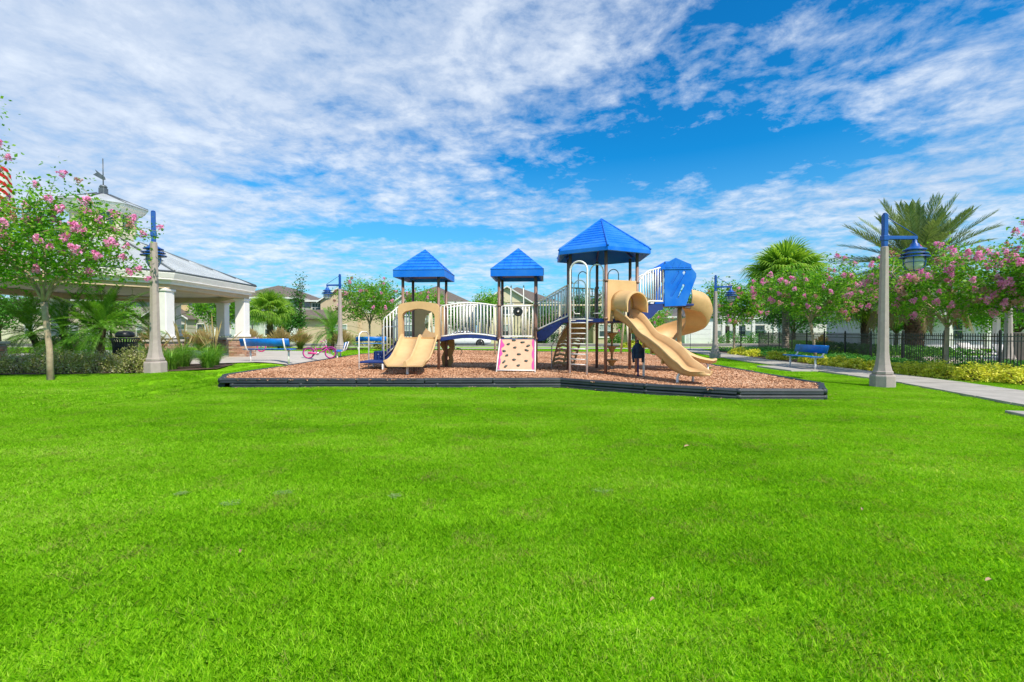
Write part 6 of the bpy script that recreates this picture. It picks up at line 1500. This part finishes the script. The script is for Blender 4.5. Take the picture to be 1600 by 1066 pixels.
tree('broad tree at the left edge across the street', -56, 51, 1.4, 3.2, 3.6, 2, 113, 150, 30, .28, lm='lf_green', spread=.4)

# palms
def pinnate(L, droop, nl, ll, lm, seed, vang=.55, wd=.028, flop=.5):
    """feather frond reaching along +x from the origin, arching by droop"""
    r = NPR(seed); V = []; N_ = 16; pts = []
    for i in range(N_ + 1):
        s = i / N_; pts.append(np.array([L * (s - .12 * droop * s * s), 0, -L * droop * s ** 2.0 * .62]))
    pts = np.array(pts)
    def at(s): q = s * N_; i = min(int(q), N_ - 1); f = q - i; return pts[i] * (1 - f) + pts[i + 1] * f, (pts[i + 1] - pts[i]) / np.linalg.norm(pts[i + 1] - pts[i])
    for k in range(nl):
        s = .16 + .84 * (k + .5) / nl; p, d = at(s); up = np.array([-d[2], 0, d[0]]); l = ll * (.35 + .65 * math.sin(PI * min(1, (s - .1) * 1.02)) ** .7) * r.uniform(.85, 1.1)
        for sd in (-1, 1):
            a = (1.05 - .5 * s); dr = d * math.cos(a) + np.array([0, sd, 0]) * math.sin(a) * math.cos(vang) + up * math.sin(a) * math.sin(vang) * r.uniform(.5, 1.2); dr /= np.linalg.norm(dr)
            w_ = np.cross(dr, up); w_ /= np.linalg.norm(w_); w_ = w_ * wd / 2; m_ = p + dr * l * .55 - np.array([0, 0, l * .06 * flop]); e = p + dr * l - np.array([0, 0, l * .30 * flop])
            V.append([p - w_ * .5, p + w_ * .5, m_ + w_, m_ - w_]); V.append([m_ - w_, m_ + w_, e + w_ * .1, e - w_ * .1])
    # rachis
    for i in range(N_):
        h = .022 * (1 - .85 * i / N_) * L / 2; y = np.array([0, h, 0]); u = np.array([0, 0, h * .8]); V.append([pts[i] - y, pts[i] + u, pts[i + 1] + u * .9, pts[i + 1] - y * .9]); V.append([pts[i] + u, pts[i] + y, pts[i + 1] + y * .9, pts[i + 1] + u * .9])
    return quads('frond', np.array(V), M[lm])
def palmate(Rr, pet, seed, lm='lf_sabal', droop=.5):
    """fan frond: stalk then a pleated fan with hanging tips"""
    r = NPR(seed); V = []; n = 34
    V.append([[0, -.02, 0], [0, .02, 0], [pet, .015, pet * .0], [pet, -.015, 0]])
    for k in range(n):
        a0 = -2.25 + 4.5 * k / n; a = a0 + 4.5 / n / 2; l = Rr * (.72 + .28 * math.cos(a * .8)) * r.uniform(.9, 1.08); up = .0
        dr = np.array([math.cos(a), math.sin(a), 0]); fold = -.10 * abs(a); c = np.array([pet, 0, 0]); m_ = c + dr * l * .5 + np.array([0, 0, fold * l - .04 * l]); q = c + dr * l * .8 + np.array([0, 0, fold * l * 1.7 - .20 * l * droop]); e = c + dr * l * .93 + np.array([0, 0, fold * l * 2.0 - (.55 * l) * droop * r.uniform(.7, 1.2)])
        w_ = np.array([-math.sin(a), math.cos(a), 0]); w1 = w_ * l * .5 * 4.5 / n * .52; zz = np.array([0, 0, .02 * (1 if k % 2 else -1)])
        V.append([c - w_ * .004, c + w_ * .004, m_ + w1 + zz, m_ - w1 - zz]); V.append([m_ - w1 - zz, m_ + w1 + zz, q + w1 * .6, q - w1 * .6]); V.append([q - w1 * .6, q + w1 * .6, e + w1 * .05, e - w1 * .05])
    return quads('frond', np.array(V, float), M[lm])
def palm(name, label, X, Y, th, tr, fronds, nf, el0, el1, group, trunk='palmtrunk', seed=1, lean=0, rough_=1, sc=1.0, base=None, dead=None):
    rr = random.Random(seed); t = thing(name, label, 'palm tree', (X, Y, gz(X, Y) if base is None else base), 0, group)
    mb = MB(); K = int(th / .14) + 2; pts = []; rs = []
    for i in range(K * 2):
        s = i / (K * 2 - 1); pts.append((lean * s * s, .03 * math.sin(s * 3), -.15 + (th + .15) * s)); rs.append(tr * (1.12 - .15 * s) * (1 + .10 * rough_ * (i % 2)) * (1.0 + .3 * ss(.9, 1, s)))
    mb.tube(pts, rs, 12); 
    for i in range(len(mb.sm)): mb.sm[i] = False
    mb.build('trunk', M[trunk], t)
    bt = MB(); nb_ = int(th / .12) if rough_ else 0
    for i in range(min(nb_, 36)):
        for k in range(4):
            a = rr.uniform(0, 6.28); z = th * (i + rr.random()) / max(1, min(nb_, 36)); s = z / th; c_ = Vector((lean * s * s, 0, z)); d = Vector((math.cos(a), math.sin(a), 0)); sd = Vector((-d.y, d.x, 0)); w_ = tr * .35
            p = c_ + d * tr * .95; bt.add([p - sd * w_, p + sd * w_, p + d * tr * .45 + z_ * tr * 1.0 + sd * w_ * .4, p + d * tr * .45 + z_ * tr * 1.0 - sd * w_ * .4, p + d * tr * .1 + z_ * tr * .9], [(0, 1, 2, 3), (0, 3, 4), (1, 4, 2), (3, 2, 4)])
    if bt.v: bt.build('leaf_bases', M[trunk], t)['kind'] = 'stuff'
    for k in range(nf):
        s = k / nf; el = math.asin(math.sin(el0) + (math.sin(el1) - math.sin(el0)) * s ** 1.3) + rr.uniform(-.1, .1); az = k * 2.39996 + rr.uniform(-.2, .2)
        me = fronds[min(len(fronds) - 1, int(s * len(fronds)))] if not (dead and s > .88) else dead
        o = link('frond', me, t, (lean, 0, th - .02 + .12 * (1 - s))); o.rotation_euler = (rr.uniform(-.12, .12), -el, az); q = sc * rr.uniform(.86, 1.08); o.scale = (q, q, q)
    return t
PG = 'pygmy date palms with short brown trunks'
pyg = [pinnate(1.55, .45, 44, .30, 'lf_palm', 1, wd=.013, flop=.9), pinnate(1.65, .8, 44, .32, 'lf_palm', 2, wd=.013, flop=1.2), pinnate(1.55, 1.15, 44, .32, 'lf_palm', 3, wd=.013, flop=1.3)]
for i, (x, y, th, ln, lb) in enumerate([(-14.1, 14.9, 1.0, -.25, 'leaning left behind the near flowering tree trunk'), (-13.6, 15.2, .95, .0, 'in the middle of the left clump'), (-13.1, 14.8, 1.2, .12, 'upright at the right of the left clump, behind the trash can'), (-13.2, 17.0, .9, .15, 'in front of the left lamp, behind the trash can'), (-16.0, 15.8, 1.0, -.3, 'farthest left, its fronds hanging over the hedge')]):
    palm('pygmy_date_palm', 'pygmy date palm ' + lb, x, y, th, .085, pyg, 38, 1.35, -.35, PG, seed=i + 3, lean=ln, base=.27, sc=1.0)
palm('pygmy_date_palm', 'pygmy date palm with arching fronds between the small pink bicycle and the left lamp', -10.9, 28.3, 1.15, .10, pyg, 40, 1.3, -.5, PG, seed=21, sc=1.25, base=.2)
SG = 'cabbage palms with fan-shaped leaves'
sab = [palmate(.85, .75, 1, droop=.5), palmate(.9, .85, 2, droop=.85), palmate(.9, .8, 3, droop=1.2)]
palm('cabbage_palm', 'cabbage palm with a brown trunk between the pavilion and the conical tree', -16.6, 32, 2.55, .17, sab, 44, 1.45, -.55, SG, seed=31, base=.2, sc=1.0)
palm('cabbage_palm', 'tall cabbage palm with a pale trunk behind the right bench', 17.6, 30, 4.85, .17, sab, 60, 1.45, -.7, SG, 'palmtrunk2', seed=32, sc=1.62)
palm('cabbage_palm', 'cabbage palm crown behind the near lamp, left of the big date palm', 19.3, 25.5, 3.0, .17, sab, 40, 1.4, -.5, SG, seed=33, sc=1.25)
dt = [pinnate(3.5, .18, 60, .55, 'lf_date', 11, .6, .034, .35), pinnate(3.6, .40, 60, .55, 'lf_date', 12, .55, .035, .5), pinnate(3.5, .55, 60, .52, 'lf_date', 13, .4, .035, .8)]
dtd = pinnate(3.2, .85, 56, .5, 'lf_datedead', 14, .3, .035, 1.2)
palm('date_palm', 'large date palm with stiff grey-green fronds rising over the flowering trees on the right', 19.3, 22.4, 4.3, .30, dt, 120, 1.36, -.55, None, seed=43, sc=.98, dead=dtd)

# shrubs and grasses
def shrub(name, label, cat, X, Y, rx, ry, h, m, group, seed, n=1500, ls=.07, base=None, kind=None, asp=.55):
    r = NPR(seed); t = thing(name, label, cat, (X, Y, gz(X, Y) if base is None else base), 0, group)
    p = r.normal(0, 1, (n, 3)); p /= np.linalg.norm(p, axis=1)[:, None]; q = r.uniform(.45, 1, n) ** .6; wob = 1 + .15 * np.sin(p[:, 0] * 5 + seed) + .13 * np.sin(p[:, 1] * 6 + p[:, 2] * 4)
    c = np.stack([p[:, 0] * q * wob * rx, p[:, 1] * q * wob * ry, np.abs(p[:, 2] * q * wob) * h * .98 + .03], 1)
    link('foliage', quads('foliage', leaves(c, 1, .01, ls, r, asp, .5), M[m]), t)
    st_ = MB(); rr = random.Random(seed)
    for k in range(7): a = rr.uniform(0, 6.28); st_.tube([(0, 0, -.05), (rx * .3 * math.cos(a), ry * .3 * math.sin(a), h * .4), (rx * .65 * math.cos(a), ry * .65 * math.sin(a), h * .75)], [.012, .009, .005], 5)
    st_.build('stems', M['bark2'], t); return t
# hedge on the left: one clipped row made of single shrubs
k = 0
hx = [-14.6, -14.0, -13.4, -12.75, -12.15, -11.55, -10.95, -10.35, -9.95]
HW = ['at the far left end', 'second from the left end', 'third from the left end', 'fourth from the left end', 'left of the near tree trunk', 'just behind the near tree trunk', 'right of the near tree trunk', 'in front of the trash can', 'at the right end beside the trash can']
for k, x in enumerate(hx):
    y = 11.95 + .10 * math.sin(k * 2.1) + (x + 14) * .10; shrub('hedge_shrub', 'olive-green hedge shrub with pale flecks, ' + HW[k], 'shrub', x, y, .50, .44, .62 + .04 * math.sin(k * 1.7), 'lf_hedge', 'low hedge shrubs on the left', 200 + k, 3000, .045, .27)
YG = 'yellow-green variegated shrubs along the footpath'
ysh = [(12.75, 12.75, .55, .50), (13.15, 12.05, .5, .44), (13.5, 13.0, .5, .42), (12.6, 13.7, .5, .44), (12.45, 14.5, .48, .38), (13.0, 14.3, .5, .42), (12.45, 15.4, .42, .34), (12.7, 16.3, .48, .38), (12.6, 17.2, .46, .34), (12.75, 18.2, .5, .38), (12.75, 19.2, .45, .34), (12.9, 20.3, .42, .30), (12.85, 22.6, .5, .42), (13.2, 25.6, .45, .4), (13.2, 27.2, .5, .45)]
yl = ['largest, nearest the camera, with its crown in front of the flowering tree trunk', 'at the right end of the row', 'behind the right end of the row, beside the fence', 'second in the row from its right end', 'third in the row, right of the near lamp', 'behind the row, left of the flowering tree trunk', 'directly right of the near lamp post', 'directly left of the near lamp post', 'third left of the near lamp', 'right of the blue bench', 'behind the right end of the blue bench', 'behind the middle of the blue bench', 'left of the blue bench', 'standing alone on the grass left of the bench', 'beside the lamp behind the spiral slide']
for k, (x, y, r_, h) in enumerate(ysh): shrub('variegated_shrub', 'yellow-green shrub ' + yl[k], 'shrub', x, y, r_, r_, h, 'lf_yellow', YG, 300 + k, 1900 if y < 16 else 1100, .075 if y < 16 else .095, None, None, .45)
# dark green creeping cover behind the shrubs
r = NPR(77); pts = []
for k in range(26000):
    y = r.uniform(13.2, 33); f = (y - 13.9) / 23.6; x1 = 14.2 + 5.3 * f - .3; x0 = 12.9 + 1.3 * ss(20, 34, y); x = r.uniform(x0, max(x0 + .3, x1))
    hgt = .30 + .10 * math.sin(x * 3 + y) * math.sin(y * 1.7); pts.append((x, y, hgt * math.sqrt(r.random())))
me = quads('ground_cover', leaves(np.array(pts), 1, .02, .10, r, .35, .6), M['lf_cover']); tag(link('ground_cover', me), 'low dark green ground cover in front of the black fence', 'ground cover', None, 'stuff')
pts = []
for k in range(15000): x = r.uniform(15.3, 24); y = 14.5 + .3 * (x - 15) * 0 + r.uniform(0, 1.6); pts.append((x, y, .38 * math.sqrt(r.random())))
for k in range(14000):
    y = r.uniform(16, 34); x = 14.9 + 5.3 * (y - 13.9) / 23.6 + r.uniform(.1, 1.3); pts.append((x, y, .75 * math.sqrt(r.random())))
me = quads('ground_cover', leaves(np.array(pts), 1, .03, .10, r, .4, .6), M['lf_green']); tag(link('ground_cover', me), 'green planting behind the black fence', 'ground cover', None, 'stuff')
for k, (x, y, rx, h, lb) in enumerate([(15.0, 12.6, .7, .36, 'low green shrub in front of the fence at the right edge'), (16.1, 12.7, .7, .36, 'low green shrub cut by the right edge of the picture')]): shrub('low_shrub', lb, 'shrub', x, y, rx, .5, h, 'lf_cover', 'low shrubs before the fence corner', 350 + k, 1800, .07, 0)
# shrubs against the houses and other background bushes
HS = [(-31, 50.5, 1.6, 1.0, 'lf_green', 'rounded green shrub in front of the pale green house'), (-10.6, 27.4, .0, 0, 0, 0), (4.9, 52, 1.3, 1.5, 'lf_green', 'green shrub under the stair guardrail, beside a garage'), (11.8, 53, 1.0, 1.0, 'lf_green', 'green shrub left of the white-framed entrance'), (25.3, 53.5, 2.6, 1.35, 'lf_green', 'clipped green hedge before the porch of the low white house'), (28.6, 53.5, 2.4, 1.35, 'lf_green', 'right half of the clipped hedge before the low white house'),
      (-8.3, 30.6, .9, .9, 'lf_hedge', 'dark shrub right of the lamp behind the pink bicycle'), (-6.9, 31.2, .8, .8, 'lf_hedge', 'dark shrub behind the far bench'), (12.0, 40.4, 1.2, .8, 'lf_yellow', 'yellow-green shrub below the tall slide, across the grass'), (10.4, 40.2, 1.0, .6, 'lf_yellow', 'small yellow-green shrub left of the other one below the tall slide'), (-15.5, 46, 1.6, .9, 'lf_hedge', 'dark shrub beneath the conical tree')]
for k, (x, y, rx, h, m_, lb) in enumerate(HS):
    if rx: shrub('shrub', lb, 'shrub', x, y, rx, min(rx, 1.2), h, m_, 'shrubs in front of the houses', 400 + k, 1400, .16)
def grass_plant(label, X, Y, n, h, sp, seed, plumes=0, group='arching fountain grasses', base=None, wd=.013):
    r = NPR(seed); t = thing('fountain_grass', label, 'ornamental grass', (X, Y, gz(X, Y) if base is None else base), 0, group); V = []
    for k in range(n):
        a = r.uniform(0, 2 * PI); hh = h * r.uniform(.55, 1.1); rr_ = sp * r.uniform(.15, 1.0); b = np.array([math.cos(a), math.sin(a), 0]); c = b * r.uniform(0, .16) * sp; w_ = np.array([-b[1], b[0], 0]) * wd * r.uniform(.6, 1.3) / 2
        P_ = [c + b * rr_ * s ** 1.6 + np.array([0, 0, hh * (1.35 * s - .62 * s * s * (1 + rr_ / sp * .5))]) for s in (0, .3, .6, .82, 1)]
        for i in range(4): f0, f1 = 1 - .2 * i, (1 - .2 * (i + 1)) if i < 3 else .05; V.append([P_[i] - w_ * f0, P_[i] + w_ * f0, P_[i + 1] + w_ * f1, P_[i + 1] - w_ * f1])
    link('blades', quads('blades', np.array(V), M['lf_fount']), t)
    if plumes:
        V = []
        for k in range(plumes):
            a = r.uniform(0, 2 * PI); b = np.array([math.cos(a), math.sin(a), 0]); q = sp * r.uniform(.05, 1.15); hh = h * (1.55 - .55 * q / sp) * r.uniform(.7, 1.05); P_ = [b * q * s ** 1.5 + np.array([0, 0, hh * s]) for s in (.2, .62, .76, .9, 1.0)]
            for w_ in (np.array([1, 0, 0]), np.array([0, 1, 0])):
                for i, (f0, f1) in enumerate(((.003, .004), (.006, .022), (.022, .020), (.020, .003))): V.append([P_[i] - w_ * f0, P_[i] + w_ * f0, P_[i + 1] + w_ * f1, P_[i + 1] - w_ * f1])
        link('plumes', quads('plumes', np.array(V), M['plume']), t)
    return t
FG = [(-9.6, 13.1, .95, .9, 0, 'just right of the left lamp base'), (-8.95, 13.7, .9, .85, 0, 'at the right end of the left bed'), (-10.0, 14.2, 1.15, .9, 14, 'in front of the near pavilion column'), (-9.4, 14.7, 1.1, .85, 14, 'with tan plumes, right of the near pavilion column'), (-10.3, 12.85, .7, .7, 0, 'between the trash can and the lamp'), (-11.4, 14.7, 1.0, .8, 16, 'behind the trash can, with tan plumes')]
for k, (x, y, h, sp, pl_, lb) in enumerate(FG): grass_plant('green fountain grass ' + lb, x, y, 520, h, sp, 500 + k, pl_, base=.27)
PGs = [(-15.2, 27.2, 1.1, 'right of the pavilion, behind the pavilion column'), (-17.2, 25.8, 1.1, 'between the pavilion columns'), (-18.6, 26.2, 1.1, 'left of the one between the pavilion columns'), (-14.4, 29, 1.2, 'behind the left half of the blue bench'), (-13.3, 29.3, 1.1, 'behind the middle of the blue bench'), (-9.9, 27.2, 1.1, 'at the foot of the lamp behind the pink bicycle'), (-20.3, 26.5, 1.2, 'at the far left of the row behind the pavilion'), (20.6, 31, 1.0, 'behind the black fence right of the tall palm')]
for k, (x, y, h, lb) in enumerate(PGs): grass_plant('tan-plumed fountain grass ' + lb, x, y, 340, h * .8, h * .75, 520 + k, 260, 'tan-plumed fountain grasses behind the plaza', wd=.022)
# weeds in the mulch
grass_plant('small weed tuft growing against the back border on the right', 6.2, 14.6, 90, .10, .22, 600, 0, 'weed tufts in the mulch', base=.2)
